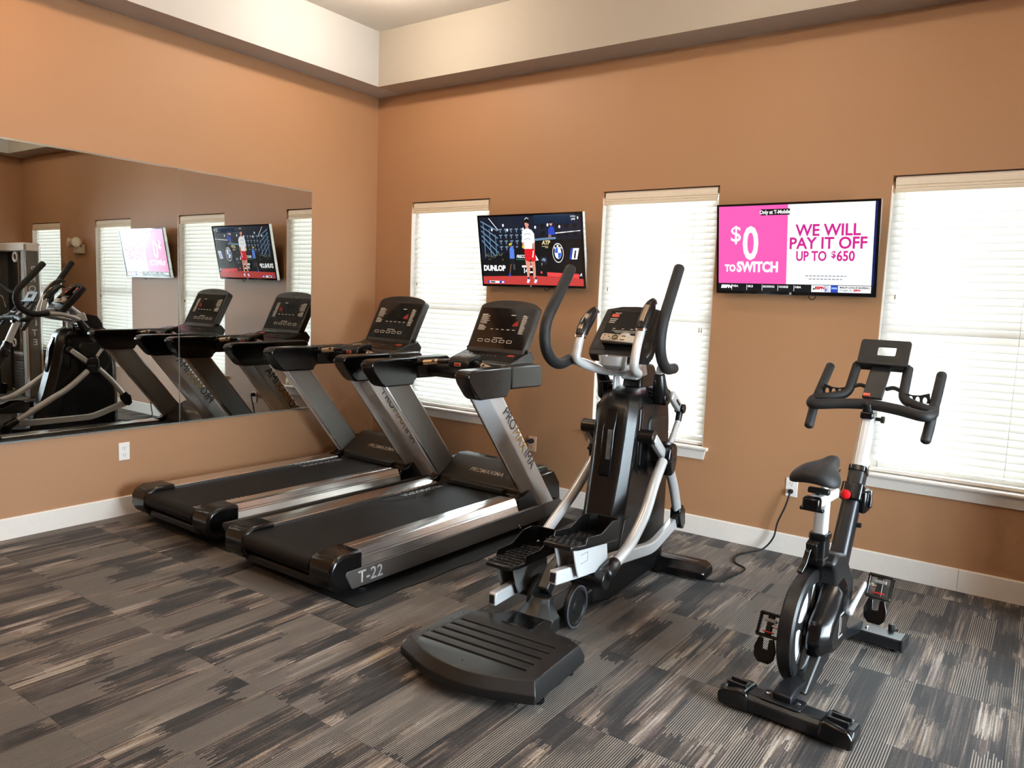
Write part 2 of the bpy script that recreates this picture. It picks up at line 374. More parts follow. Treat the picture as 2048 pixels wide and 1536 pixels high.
def rrect(cx, cy, w, h, r, n=4):
    out = []
    for sx, sy, a0 in ((1, 1, 0), (-1, 1, 90), (-1, -1, 180), (1, -1, 270)):
        for k in range(n + 1):
            a = math.radians(a0 + 90 * k / n); out.append((cx + sx * (w / 2 - r) + r * math.cos(a), cy + sy * (h / 2 - r) + r * math.sin(a)))
    return out
def copy_tree(o, parent=None):
    c = o.copy(); COL.objects.link(c); c.parent = parent
    for ch in o.children: copy_tree(ch, c)
    return c

# ================================================================== ROOM SHELL
def wall_with_holes(x0, x1, z0, z1, holes, y0, y1):
    xs = sorted({x0, x1, *[h[0] for h in holes], *[h[1] for h in holes]}); zs = sorted({z0, z1, *[h[2] for h in holes], *[h[3] for h in holes]})
    mb = MB()
    def hole(xa, xb, za, zb): return any(h[0] <= xa and h[1] >= xb and h[2] <= za and h[3] >= zb for h in holes)
    for i in range(len(xs) - 1):
        for j in range(len(zs) - 1):
            a, b, c, d = xs[i], xs[i + 1], zs[j], zs[j + 1]
            if hole(a, b, c, d): continue
            mb.add([(a, y0, c), (b, y0, c), (b, y0, d), (a, y0, d)], [(0, 1, 2, 3)]); mb.add([(a, y1, c), (b, y1, c), (b, y1, d), (a, y1, d)], [(3, 2, 1, 0)])
    for h in holes:
        a, b, c, d = h[0], h[1], h[2], h[3]
        for q in (((a, c), (a, d)), ((b, d), (b, c)), ((a, d), (b, d)), ((b, c), (a, c))):
            (p, r), (s, t) = q; mb.add([(p, y0, r), (s, y0, t), (s, y1, t), (p, y1, r)], [(0, 1, 2, 3)])
    for (a, c, b, d) in ((x0, z0, x0, z1), (x1, z1, x1, z0), (x0, z1, x1, z1), (x1, z0, x0, z0)):
        mb.add([(a, y0, c), (b, y0, d), (b, y1, d), (a, y1, c)], [(0, 1, 2, 3)])
    return mb
struct(wall_with_holes(-WT, RX + WT, -0.05, ZC + 0.1, [(a, b, WB - 0.02, WTOP) for a, b in WINS], 0.0, WT).build('wall_back', M_WALL, smooth=0), 'tan painted wall with four blind-covered windows')
struct(MB().box(-WT, 0, RY, 0, -0.05, ZC + 0.1).build('wall_left', M_WALL, smooth=0), 'tan painted wall behind the big mirror')
struct(wall_with_holes(RY, 0, -0.05, ZC + 0.1, [(GY0, GY1, 0.0, GZ)], -RX - WT, -RX).xf(Matrix.Rotation(math.pi / 2, 4, 'Z')).build('wall_right', M_WALL, smooth=0), 'tan painted wall opposite the mirror')
struct(MB().box(-WT, RX + WT, RY - WT, RY, -0.05, ZC + 0.1).build('wall_front', M_WALL, smooth=0), 'tan painted wall behind the viewpoint')
# tray ceiling: white upper field and a dropped border round the room
struct(MB().box(0, RX, RY, 0, ZC, ZC + 0.08).build('ceiling', M_CEIL, smooth=0), 'white raised tray ceiling')
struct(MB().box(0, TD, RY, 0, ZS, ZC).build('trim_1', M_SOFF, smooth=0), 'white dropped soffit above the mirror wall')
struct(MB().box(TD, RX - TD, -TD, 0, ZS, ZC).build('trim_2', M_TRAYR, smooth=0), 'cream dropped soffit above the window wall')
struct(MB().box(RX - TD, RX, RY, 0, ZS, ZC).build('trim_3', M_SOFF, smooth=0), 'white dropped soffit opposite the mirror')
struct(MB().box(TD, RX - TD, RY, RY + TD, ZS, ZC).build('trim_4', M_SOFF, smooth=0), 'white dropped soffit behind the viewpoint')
struct(MB().box(-6, RX + 14, WT + 0.02, 14, -0.4, -0.3).box(RX + WT + 0.02, RX + 14, RY - 6, WT + 0.02, -0.4, -0.3).build('ground', M_CONC, smooth=0), 'pale paving outside the windows')

# floor: slab with carpet tiles laid in a grid
floor = struct(MB().box(0, RX, RY, 0, -0.05, -0.008).build('floor', M_CONC, smooth=0), 'striped dark carpet tile floor')
TS = 0.57
tile_me = {}
xs = [0.0] + [0.285 + TS * k for k in range(12)]; xs = [x for x in xs if x < RX - 0.05] + [RX]
ys = [0.0, -0.19] + [-0.19 - TS * k for k in range(1, 13)]; ys = [y for y in ys if y > RY + 0.05] + [RY]
for i in range(len(xs) - 1):
    for j in range(len(ys) - 1):
        w, h = xs[i + 1] - xs[i], ys[j] - ys[j + 1]; key = (round(w, 3), round(h, 3))
        if key not in tile_me:
            g = 0.0004; tile_me[key] = MB().box(-w / 2 + g, w / 2 - g, -h / 2 + g, h / 2 - g, -0.007, 0.0).mesh('carpet_tile', M_CARPET, 0)
        t = bpy.data.objects.new('carpet_tile', tile_me[key]); COL.objects.link(t); t.parent = floor; t.location = ((xs[i] + xs[i + 1]) / 2, (ys[j] + ys[j + 1]) / 2, 0)

# baseboards
BH = 0.125
prof = [(0, 0), (-0.014, 0), (-0.014, BH - 0.006), (-0.010, BH), (0, BH)]
bb = struct(MB().prism(prof, 'x', 0.014, 4.541).build('baseboard_back', M_TRIM, smooth=0), 'white baseboard under the windows')
MB().prism([(p[0] * 1.03, p[1]) for p in prof], 'x', 4.5425, RX - 0.014).build('baseboard_board', M_TRIM, bb, smooth=0)
struct(MB().prism([(-p[0], p[1]) for p in prof], 'y', RY, 0).build('baseboard_left', M_TRIM, smooth=0), 'white baseboard under the mirror')
struct(MB().prism([(RX + p[0], p[1]) for p in prof], 'y', RY, 0).build('baseboard_right', M_TRIM, smooth=0), 'white baseboard along the wall opposite the mirror')

# windows and blinds
def window(n, a, b):
    w = struct(empty('window_%d' % n, ((a + b) / 2, 0, WB)), ['white window beside the mirror wall corner', 'white window behind the elliptical trainer', 'white window behind the exercise bike', 'white window by the cable gym'][n - 1])
    hw = (b - a) / 2; H = WTOP - WB; zt = 0.0
    fr = MB()
    for s in (-1, 1): fr.box(min(s * hw, s * (hw - 0.04)), max(s * hw, s * (hw - 0.04)), 0.085, 0.13, 0, H)
    fr.box(-hw + 0.04, hw - 0.04, 0.085, 0.13, H - 0.045, H); fr.box(-hw + 0.04, hw - 0.04, 0.085, 0.13, 0, 0.05)
    fr.build('frame', M_TRIM, w, bevel=0.003, smooth=0)
    MB().box(-hw + 0.04, hw - 0.04, 0.095, 0.125, H * 0.5 - 0.018, H * 0.5 + 0.018).build('meeting_rail', M_TRIM, w, bevel=0.003, smooth=0)
    MB().box(-hw + 0.04, hw - 0.04, 0.105, 0.109, 0.05, H * 0.5 - 0.018).build('pane', M_GLASS, w, smooth=0)
    MB().box(-hw + 0.04, hw - 0.04, 0.105, 0.109, H * 0.5 + 0.018, H - 0.045).build('pane', M_GLASS, w, smooth=0)
    # painted returns lining the reveal
    for s in (-1, 1):
        MB().box(min(s * hw, s * (hw - 0.004)), max(s * hw, s * (hw - 0.004)), 0.001, 0.085, 0, H - 0.09).build('jamb', M_TRIM, w, smooth=0)
    # stool and apron
    MB().prism([(0.085, -0.02), (-0.034, -0.02), (-0.040, -0.012), (-0.040, -0.006), (-0.034, 0.0), (0.085, 0.0)], 'x', -hw - 0.038, hw + 0.038).build('stool', M_TRIM, w, smooth=0)
    ap = MB(); y = [(-0.022, -0.02), (-0.012, -0.082), (0, -0.082), (0, -0.02)]
    ap.loft([[(-hw - 0.024, q[0], q[1]) if q[1] > -0.03 else (-hw - 0.012, q[0], q[1]) for q in y], [(hw + 0.024, q[0], q[1]) if q[1] > -0.03 else (hw + 0.012, q[0], q[1]) for q in y]])
    ap.build('apron', M_TRIM, w, smooth=0)
PITCH = 0.0412
slat_mesh = {}
def blind(n, a, b, label):
    hw = (b - a) / 2 - 0.008
    e = empty('window_blind', ((a + b) / 2, 0.035, WTOP)); tag(e, label, 'blind', 'white horizontal blinds in the windows')
    hv = hw - 0.008
    MB().prism([(-0.022, -0.010), (-0.028, -0.018), (-0.028, -0.052), (-0.022, -0.056), (-0.028, -0.060), (-0.028, -0.068), (-0.023, -0.072), (-0.028, -0.078), (-0.026, -0.092), (-0.014, -0.092), (-0.014, -0.010)], 'x', -hv, hv).build('valance', M_VALANCE, e, smooth=0)
    MB().box(-hw + 0.01, hw - 0.01, -0.012, 0.04, -0.045, -0.005).build('headrail', M_TRIM, e, smooth=0)
    key = round(hw, 4)
    if key not in slat_mesh:
        ring = []
        W, tk = 0.050, 0.0026
        for k in range(5):
            u = -W / 2 + W * k / 4; ring.append((u, 0.0035 * (1 - (2 * u / W) ** 2) + tk / 2))
        for k in range(4, -1, -1):
            u = -W / 2 + W * k / 4; ring.append((u, 0.0035 * (1 - (2 * u / W) ** 2) - tk / 2))
        an = math.radians(64)      # nearly closed, room-side edge down
        ring = [(u * math.cos(an) - v * math.sin(an), u * math.sin(an) + v * math.cos(an)) for u, v in ring]
        slat_mesh[key] = MB().prism(ring, 'x', -hw, hw).mesh('slat', M_SLAT, 30)
    z = -0.105; zb = -(WTOP - WB) + 0.03
    while z > zb + 0.02:
        s = bpy.data.objects.new('slat', slat_mesh[key]); COL.objects.link(s); s.parent = e; s.location = (0, 0.012, z); z -= PITCH
    MB().box(-hw, hw, -0.012, 0.038, zb - 0.026, zb - 0.006).build('bottom_rail', M_TRIM, e, bevel=0.004, smooth=0)
    for sx in (-0.62, 0.62):
        MB().tube([(sx * hw, -0.014, -0.08), (sx * hw, -0.014, zb - 0.01)], 0.0011, 6, round_ends=False).build('ladder_cord', M_TRIM, e)
    for dx in (0.0, 0.016):
        x = hw - 0.075 + dx
        MB().tube([(x, -0.020, -0.08), (x, -0.020, -0.905)], 0.0009, 6, round_ends=False).build('lift_cord', M_TRIM, e)
        MB().lathe([(0.001, 0.0), (0.003, -0.002), (0.0045, -0.026), (0.003, -0.030), (0.0005, -0.031)], (x, -0.020, -0.903), 'z', 10).build('tassel', M_WOOD, e)
    for dx in (0.0,):
        x = -hw + 0.055
        MB().tube([(x, -0.020, -0.08), (x, -0.020, -0.66)], 0.0009, 6, round_ends=False).build('tilt_cord', M_TRIM, e)
        MB().lathe([(0.001, 0.0), (0.003, -0.002), (0.0042, -0.024), (0.0005, -0.027)], (x, -0.020, -0.655), 'z', 10).build('tassel', M_WOOD, e)
BL = ['white slatted blind in the window nearest the mirror wall corner', 'white slatted blind in the window behind the elliptical trainer', 'white slatted blind in the window behind the exercise bike', 'white slatted blind beside the cable gym, seen in the mirror']
for n, (a, b) in enumerate(WINS):
    window(n + 1, a, b); blind(n + 1, a, b, BL[n])

# glazed double door opposite the mirror, out of frame
def glass_door(n, y0, y1, label):
    d = struct(empty('door_%d' % n, (RX + 0.05, (y0 + y1) / 2, 0)), label); w = (y1 - y0) / 2
    fr = MB()
    for s in (-1, 1): fr.box(-0.02, 0.03, min(s * w, s * (w - 0.09)), max(s * w, s * (w - 0.09)), 0, GZ)
    fr.box(-0.02, 0.03, -w + 0.09, w - 0.09, GZ - 0.11, GZ); fr.box(-0.02, 0.03, -w + 0.09, w - 0.09, 0, 0.22)
    fr.build('frame', M_TRIM, d, bevel=0.003, smooth=0)
    MB().box(0.0, 0.006, -w + 0.09, w - 0.09, 0.22, GZ - 0.11).build('pane', M_TINT, d, smooth=0)
for k_, nm_ in enumerate(('farther from the windows', 'nearer the windows')):
    glass_door(k_ + 1, GY0 + (GY1 - GY0) * k_ / 2, GY0 + (GY1 - GY0) * (k_ + 1) / 2, 'glazed door leaf opposite the mirror, ' + nm_)
# wall mirror in two panels
def mirror(y0, y1, label, rot):
    e = empty('wall_mirror', (0.004, y1, 0.566), 0)
    tag(e, label, 'mirror', 'mirror panels on the left wall')
    h = 2.277 - 0.566; w = y1 - y0; g = 0.0012
    MB().box(0.0, 0.005, -w + g, -g, 0.004, h - 0.004).build('mirror_glass', M_MIRROR, e, smooth=0)
    ed = MB().box(-0.002, 0.0075, -w + g, -g, h - 0.006, h + 0.003); ed.build('top_channel', M_EDGE, e, smooth=0)
    MB().box(-0.002, 0.0075, -w + g, -g, -0.003, 0.007).build('bottom_channel', M_EDGE, e, smooth=0)
    for y in (-w + g, -g - 0.0025): MB().box(0.0, 0.0056, y, y + 0.0025, 0.007, h - 0.006).build('polished_edge', M_EDGE, e, smooth=0)
    e.rotation_euler = (0, 0, math.radians(rot)); return e
mirror(-1.835, -0.707, 'right mirror panel, ending near the corner beside the far treadmill', 0.0)
mirror(-3.02, -1.835, 'left mirror panel, reflecting the elliptical and the pink screen', 0.0)

# ================================================================== CEILING LAMPS (small globes under the tray, out of frame)
def globe_lamp(x, y, label, k=1.0, srgb=None):
    e = empty('ceiling_lamp', (x, y, ZC)); tag(e, label, 'light', 'small globe lamps under the tray ceiling')
    MB().lathe([(0.060, 0.0), (0.060, -0.010), (0.020, -0.022), (0.014, -0.024), (0.014, -0.062), (0.030, -0.066), (0.030, -0.078), (0.001, -0.078)], (0, 0, 0), 'z', 24).build('canopy', M_SILVER, e)
    prof = [(0.055 * math.sin(math.radians(a)) + 0.0005, -0.125 + 0.055 * math.cos(math.radians(a))) for a in range(0, 181, 15)]
    MB().lathe(prof, (0, 0, 0), 'z', 24).build('globe', emis('frosted_globe_%d%s' % (round(k * 100), '_warm' if srgb else ''), srgb or LAMP_SRGB, LAMP_L * k), e)
globe_lamp(1.08, -1.12, 'globe ceiling lamp nearest the mirror corner, above the farther treadmill', 1.35)
globe_lamp(3.45, -1.25, 'globe ceiling lamp above the elliptical trainer', 0.55)
globe_lamp(5.77, -1.25, 'globe ceiling lamp above the cable gym', 0.7)
globe_lamp(1.08, -3.60, 'globe ceiling lamp above the open carpet by the left mirror panel', 2.1, (255, 214, 166))
globe_lamp(3.45, -3.60, 'globe ceiling lamp in the middle of the room', 1.1)
globe_lamp(5.77, -3.60, 'globe ceiling lamp beside the glazed doors', 1.1)
globe_lamp(3.45, -6.0, 'globe ceiling lamp at the rear of the room', 0.8)

# ================================================================== OUTLETS
def outlet(loc, rz, mat, label, plug=None):
    e = empty('wall_outlet', loc, rz); tag(e, label, 'outlet')
    MB().box(-0.036, 0.036, -0.006, 0.0, -0.058, 0.058).build('cover_plate', mat, e, bevel=0.003)
    for dz in (0.022, -0.022):
        s = MB().prism(rrect(0, dz, 0.030, 0.030, 0.009), 'y', -0.008, -0.005).build('socket', mat, e)
        for dx, hh in ((-0.007, 0.0045), (0.007, 0.0038)): MB().box(dx - 0.0013, dx + 0.0013, -0.0084, -0.007, dz + 0.003 - hh, dz + 0.003 + hh).build('slot', M_DARKHOLE, s, smooth=0)
        MB().lathe([(0.0028, -0.0084), (0.0028, -0.007)], (0, 0, dz - 0.0085), 'y', 10).build('ground_hole', M_DARKHOLE, s)
    MB().lathe([(0.003, -0.0075), (0.003, -0.005)], (0, 0, 0), 'y', 10).build('screw', M_SILVER, e)
    return e
outlet((0.0, -2.22, 0.421), -math.pi / 2 + math.pi, M_PLATE, 'white double outlet under the left mirror panel')
outlet((3.624, 0.0, 0.419), 0, M_PLATE, 'white double outlet on the window wall with the elliptical plugged in')
outlet((1.706, 0.0, 0.417), 0, M_PLATE2, 'beige double outlet behind the near treadmill with a black plug')

def cord(name, pts, r, label, plug_at=None, plug_dir=None):
    e = empty(name, pts[-1]); tag(e, label, 'cord'); o = Vector(pts[-1])
    MB().tube([p - o for p in spline(pts, 8)], r, 8).build('cable', M_RUBBER, e)
    return e
c1 = cord('power_cord', [(3.165, -0.870, 0.006), (3.20, -0.852, 0.006), (3.245, -0.835, 0.006), (3.405, -0.80, 0.006), (3.483, -0.768, 0.006), (3.510, -0.63, 0.006), (3.523, -0.475, 0.006), (3.44, -0.404, 0.006), (3.405, -0.28, 0.006), (3.44, -0.16, 0.006), (3.50, -0.075, 0.02), (3.552, -0.055, 0.098), (3.570, -0.055, 0.197), (3.606, -0.055, 0.298), (3.622, -0.045, 0.37), (3.624, -0.03, 0.397)], 0.0055, 'black power cord trailing from the outlet across the carpet to the elliptical')
MB().prism(rrect(0, 0, 0.028, 0.026, 0.008), 'y', -0.034, -0.009).build('plug', M_RUBBER, c1, bevel=0.004).location = (0.0, 0.03, 0.0)
c2 = cord('plugged_cable', [(1.66, -0.36, 0.02), (1.60, -0.20, 0.02), (1.58, -0.10, 0.06), (1.60, -0.075, 0.22), (1.65, -0.07, 0.38), (1.685, -0.058, 0.437), (1.706, -0.045, 0.439)], 0.006, 'black power cord of the near treadmill plugged in behind it')
MB().lathe([(0.008, -0.046), (0.017, -0.036), (0.019, -0.010), (0.019, -0.0085)], (0, 0, 0), 'y', 16).build('plug', M_RUBBER, c2).location = (0, 0.045, 0.0)

# ================================================================== TELEVISIONS
def tv(cx, zt, zb, yt, yb, w, label, draw):
    tilt = math.atan2(yb - yt, zt - zb); h = (zt - zb) / math.cos(tilt)
    e = empty('wall_television', (cx, 0, (zt + zb) / 2)); tag(e, label, 'television', 'televisions on tilting wall brackets')
    ym = (yt + yb) / 2
    T = Matrix.Translation((0, ym, 0)) @ Matrix.Rotation(tilt, 4, 'X')     # local panel: x right, z up, -y to the viewer
    MB().box(-w / 2, w / 2, 0.0, 0.035, -h / 2, h / 2).xf(T).build('housing', M_BLACKG, e, bevel=0.003)
    MB().box(-w * 0.32, w * 0.32, 0.035, 0.06, -h * 0.4, h * 0.28).xf(T).build('rear_cover', M_BLACKM, e, bevel=0.008)
    # silver outer band round the housing
    band = MB()
    for x0, x1, z0, z1 in ((-w / 2 - 0.003, -w / 2, -h / 2, h / 2), (w / 2, w / 2 + 0.003, -h / 2, h / 2), (-w / 2 - 0.003, w / 2 + 0.003, -h / 2 - 0.003, -h / 2)):
        band.box(x0, x1, 0.002, 0.030, z0, z1)
    band.xf(T).build('side_band', M_CHROME, e, smooth=0)
    bz = MB()
    b = 0.012; bb_ = 0.016
    for x0, x1, z0, z1 in ((-w / 2, -w / 2 + b, -h / 2, h / 2), (w / 2 - b, w / 2, -h / 2, h / 2), (-w / 2 + b, w / 2 - b, h / 2 - b, h / 2), (-w / 2 + b, w / 2 - b, -h / 2, -h / 2 + bb_)):
        bz.box(x0, x1, -0.003, 0.0, z0, z1)
    bz.xf(T).build('bezel', M_SCREENBLK, e, smooth=0)
    sw, sh = w - 2 * b, h - b - bb_; z0 = -h / 2 + bb_
    def P(u, v, l): return T @ Vector((-sw / 2 + u * sw, -0.0006 - 0.00012 * l, z0 + v * sh))
    me = bpy.data.meshes.new('screen_picture'); vs_, fs_, mi = [], [], []; mats = []
    def poly(pts, mat, l):
        if mat not in mats: mats.append(mat)
        o = len(vs_); vs_.extend(tuple(P(u, v, l)) for u, v in pts); fs_.append(tuple(range(o, o + len(pts)))); mi.append(mats.index(mat))
    def word(s, u, v, hgt, mat, l, align='LEFT', bold=0.0, sx=1.0, shear=0.0):
        o = text('screen_lettering', s, hgt * sh / 0.69, mat, None, P(u, v, l), T.to_3x3() @ Vector((1, 0, 0)), T.to_3x3() @ Vector((0, 0, 1)), align, bold * sh, sx, shear, lift=0.0)
        o.parent = e; return o
    draw(poly, word, sw / sh)
    me.from_pydata(vs_, [], fs_)
    for m in mats: me.materials.append(m)
    for p, k in zip(me.polygons, mi): p.material_index = k
    sc = bpy.data.objects.new('screen', me); COL.objects.link(sc); sc.parent = e
    # brand tab, infra-red window and cable loop
    MB().lathe([(0.007, -0.0045), (0.007, -0.003)], (-0.006, 0, -h / 2 + 0.008), 'y', 14).xf(T).build('badge', M_INKS, e)
    MB().torus(0.018, 0.0028, (w * 0.12, 0.03, -h / 2 - 0.012), 'y', 24, 8).xf(T).build('cable_loop', M_RUBBER, e)
    # bracket
    MB().box(-0.10, 0.10, -0.010, 0.0, -0.11, 0.11).build('wall_plate', M_BLACKM, e, bevel=0.003)
    for s in (-0.08, 0.08):
        MB().bar((s, -0.008, 0.07), tuple(T @ Vector((s, 0.055, 0.14))), 0.03, 0.02, (1, 0, 0)).build('bracket_arm', M_BLACKM, e, smooth=0)
        MB().bar((s, -0.008, -0.07), tuple(T @ Vector((s, 0.055, -0.12))), 0.03, 0.02, (1, 0, 0)).build('bracket_arm', M_BLACKM, e, smooth=0)
    return e
def rectp(u0, u1, v0, v1): return [(u0, v0), (u1, v0), (u1, v1), (u0, v1)]
def ell(cu, cv, ru, rv, n=24, a0=0, a1=360): return [(cu + ru * math.cos(math.radians(a0 + (a1 - a0) * k / n)), cv + rv * math.sin(math.radians(a0 + (a1 - a0) * k / n))) for k in range(n + (0 if a1 - a0 >= 360 else 1))]
E_ = lambda n, c, s=1.0: emis('screen_' + n, c, s)
def draw_ad(poly, word, asp):
    pk, wh, bk, mg, rd, bl, gy = E_('pink', (255, 92, 180)), E_('white', (248, 250, 252)), E_('black', (10, 12, 16)), E_('magenta', (205, 30, 140)), E_('red', (200, 30, 50)), E_('blue', (40, 70, 190)), E_('grey', (150, 155, 160))
    poly(rectp(0, 1, 0, 1), bk, 0)
    poly(rectp(0, 0.462, 0.092, 1), pk, 1); poly(rectp(0.462, 0.985, 0.092, 1), wh, 1); poly(rectp(0.985, 1, 0.092, 1), E_('navy', (12, 30, 84)), 1)
    poly(rectp(0.285, 0.474, 0.885, 0.955), bk, 2)
    word('Only at T-Mobile.', 0.380, 0.901, 0.040, wh, 3, 'CENTER', 0.002, 0.86)
    word('$', 0.078, 0.590, 0.180, wh, 3, 'LEFT', 0.002); word('0', 0.165, 0.385, 0.370, wh, 3, 'LEFT', 0.012, 0.72)
    word('TO', 0.045, 0.235, 0.078, wh, 3, 'LEFT', 0.006, 0.80); word('SWITCH', 0.128, 0.235, 0.112, wh, 3, 'LEFT', 0.008, 0.80)
    word('WE WILL', 0.712, 0.645, 0.125, mg, 3, 'CENTER', 0.004, 0.93); word('PAY IT OFF', 0.712, 0.500, 0.125, mg, 3, 'CENTER', 0.004, 0.93)
    word('UP TO', 0.520, 0.365, 0.105, mg, 3, 'LEFT', 0.004, 0.76); word('$', 0.740, 0.400, 0.070, mg, 3, 'LEFT', 0.003, 0.9); word('650', 0.772, 0.365, 0.105, mg, 3, 'LEFT', 0.004, 0.84)
    for k, (a, b) in enumerate(((0.585, 0.835), (0.607, 0.812))):
        x = a
        while x < b: poly(rectp(x, min(b, x + 0.018), 0.186 - k * 0.036, 0.198 - k * 0.036), gy, 2); x += 0.024
    word('ESPN', 0.018, 0.035, 0.034, wh, 3, 'LEFT', 0.004, 1.2, 0.2)
    for u, s in ((0.10, 'NBA'), (0.205, 'MLB'), (0.31, 'BOXING'), (0.415, 'HORSE'), (0.52, 'NBA')):
        word(s, u, 0.048, 0.024, wh, 3, 'LEFT', 0.001); poly(rectp(u - 0.008, u - 0.005, 0.012, 0.078), wh, 2)
    poly(rectp(0.625, 0.985, 0.008, 0.086), wh, 2)
    word('ESPN', 0.645, 0.042, 0.028, rd, 3, 'LEFT', 0.003, 1.2, 0.2); poly(ell(0.640, 0.044, 0.006, 0.014, 14), E_('green', (40, 130, 90)), 3)
    poly([(0.705, 0.008), (0.74, 0.008), (0.735, 0.086), (0.700, 0.086)], E_('pale', (205, 212, 230)), 3); poly([(0.708, 0.012), (0.722, 0.03), (0.716, 0.06)], bl, 4)
    poly(rectp(0.745, 0.79, 0.008, 0.086), bl, 3); poly(rectp(0.75, 0.785, 0.045, 0.065), E_('skyblue', (150, 190, 240)), 4)
    word('MAJOR LEAGUE BASEBALL', 0.80, 0.056, 0.020, bk, 3, 'LEFT', 0.001, 0.92); word('Tonight 7p', 0.80, 0.026, 0.020, gy, 3, 'LEFT', 0.001, 1.0); word('ESPN', 0.882, 0.026, 0.020, rd, 3, 'LEFT', 0.002, 1.1, 0.2)
def draw_tennis(poly, word, asp):
    bk, nv, st, wh, rd, sk, bl, gr, ct = E_('black', (10, 12, 16)), E_('night', (14, 22, 38)), E_('stand', (34, 56, 82)), E_('white', (248, 250, 252)), E_('shorts', (222, 28, 36)), E_('skin', (222, 150, 130)), E_('blue', (40, 70, 190)), E_('seatgrey', (120, 140, 160)), E_('clay', (196, 62, 58))
    poly(rectp(0, 1, 0, 1), nv, 0)
    poly([(0.17, 0.75), (1, 0.72), (1, 0.98), (0.2, 1.0)], E_('tribune', (18, 28, 46)), 1)
    poly([(0.56, 0.88), (0.94, 0.86), (0.94, 1), (0.56, 1)], st, 1)
    for k in range(5): poly([(0.015, 0.93 - 0.07 * k), (0.02, 0.945 - 0.07 * k), (0.19, 0.70 - 0.11 * k + 0.10), (0.185, 0.685 - 0.11 * k + 0.10)], E_('railing', (104, 138, 168)), 2)
    for k in range(3): poly(rectp(0.04 + 0.06 * k, 0.046 + 0.06 * k, 0.40, 0.92 - 0.09 * k), E_('railing', (104, 138, 168)), 2)
    poly([(0.10, 0.98), (0.108, 0.98), (0.20, 0.80), (0.192, 0.80)], wh, 2)
    for r in range(4):
        for k in range(5):
            u = 0.20 + 0.055 * k; v = 0.80 - 0.085 * r
            poly([(u, v), (u + 0.036, v + 0.006), (u + 0.031, v + 0.022), (u + 0.005, v + 0.02)], gr, 2); poly(rectp(u + 0.013, u + 0.022, v - 0.035, v), gr, 2)
    for r in range(2):
        for k in range(5): poly([(0.62 + 0.075 * k, 0.865 - 0.10 * r), (0.67 + 0.075 * k, 0.875 - 0.10 * r), (0.655 + 0.075 * k, 0.82 - 0.10 * r), (0.63 + 0.075 * k, 0.80 - 0.10 * r)], bk, 2)
    for u, v in ((0.29, 0.80), (0.45, 0.81), (0.57, 0.83), (0.69, 0.86), (0.80, 0.83), (0.13, 0.81), (0.25, 0.87)): poly(ell(u, v, 0.009, 0.022, 12), wh, 3)
    poly([(0.76, 0.735), (0.99, 0.765), (0.99, 0.775), (0.76, 0.75)], wh, 2)
    poly([(0.56, 0.64), (0.76, 0.66), (0.76, 0.69), (0.56, 0.67)], E_('railing', (104, 138, 168)), 2)
    poly([(0.0, 0.0), (1, 0.0), (1, 0.66), (0.58, 0.635), (0.42, 0.62), (0.36, 0.50), (0.0, 0.36)], bk, 3)
    for k in range(26):
        rng = random.Random(k); u = 0.03 + 0.20 * rng.random(); v = 0.36 + 0.10 * rng.random(); poly(ell(u, v, 0.006, 0.010, 7), E_('shrub', (92, 98, 72)), 4)
    # seated official and ball child
    poly([(0.69, 0.72), (0.755, 0.72), (0.75, 0.82), (0.72, 0.85), (0.695, 0.80)], bl, 4); poly(ell(0.722, 0.875, 0.014, 0.028, 12), sk, 4); poly(ell(0.722, 0.895, 0.015, 0.018, 12), bk, 5); poly([(0.69, 0.68), (0.72, 0.68), (0.72, 0.73), (0.695, 0.73)], E_('cap_tan', (140, 110, 92)), 4)
    poly([(0.295, 0.385), (0.345, 0.375), (0.345, 0.52), (0.325, 0.57), (0.30, 0.53)], E_('jersey', (88, 130, 226)), 4); poly(ell(0.312, 0.585, 0.017, 0.03, 12), E_('tan', (120, 84, 62)), 4); poly([(0.296, 0.575), (0.325, 0.595), (0.325, 0.61), (0.30, 0.605)], E_('yellow', (232, 220, 50)), 5)
    poly([(0.30, 0.30), (0.345, 0.30), (0.345, 0.385), (0.296, 0.385)], E_('dark', (22, 24, 30)), 4); poly([(0.282, 0.17), (0.292, 0.17), (0.31, 0.30), (0.298, 0.30)], E_('tan', (120, 84, 62)), 4); poly([(0.275, 0.125), (0.297, 0.12), (0.292, 0.17), (0.28, 0.17)], bl, 4); poly([(0.325, 0.22), (0.345, 0.22), (0.345, 0.30), (0.325, 0.30)], E_('calf', (70, 72, 84)), 4)
    # clay court, line of boxes
    poly([(0, 0), (1, 0), (1, 0.10), (0.55, 0.135), (0.0, 0.115)], ct, 4); poly([(0.66, 0.13), (0.96, 0.105), (0.96, 0.17), (0.66, 0.19)], E_('bench', (232, 70, 72)), 5)
    for u, v, c in ((0.60, 0.17, bk), (0.60, 0.30, E_('panel', (30, 34, 44)))): poly(rectp(u, u + 0.07, v, v + 0.11), c, 4)
    poly([(0.53, 0.35), (0.585, 0.36), (0.56, 0.43), (0.54, 0.42)], wh, 4); poly([(0.61, 0.36), (0.65, 0.34), (0.655, 0.38), (0.63, 0.395)], gr, 5); poly(ell(0.605, 0.185, 0.010, 0.02, 12), E_('bench', (232, 70, 72)), 5)
    # advertising boards
    word('DUNLOP', 0.012, 0.205, 0.075, wh, 5, 'LEFT', 0.006, 0.92, 0.05)
    word('FRECCIA', 0.365, 0.395, 0.042, wh, 5, 'LEFT', 0.002, 0.85, 0.25); poly(rectp(0.36, 0.46, 0.365, 0.375), E_('green', (40, 130, 90)), 5)
    word('ATP', 0.625, 0.585, 0.055, E_('cream', (226, 206, 150)), 5, 'LEFT', 0.003, 0.95, 0.2)
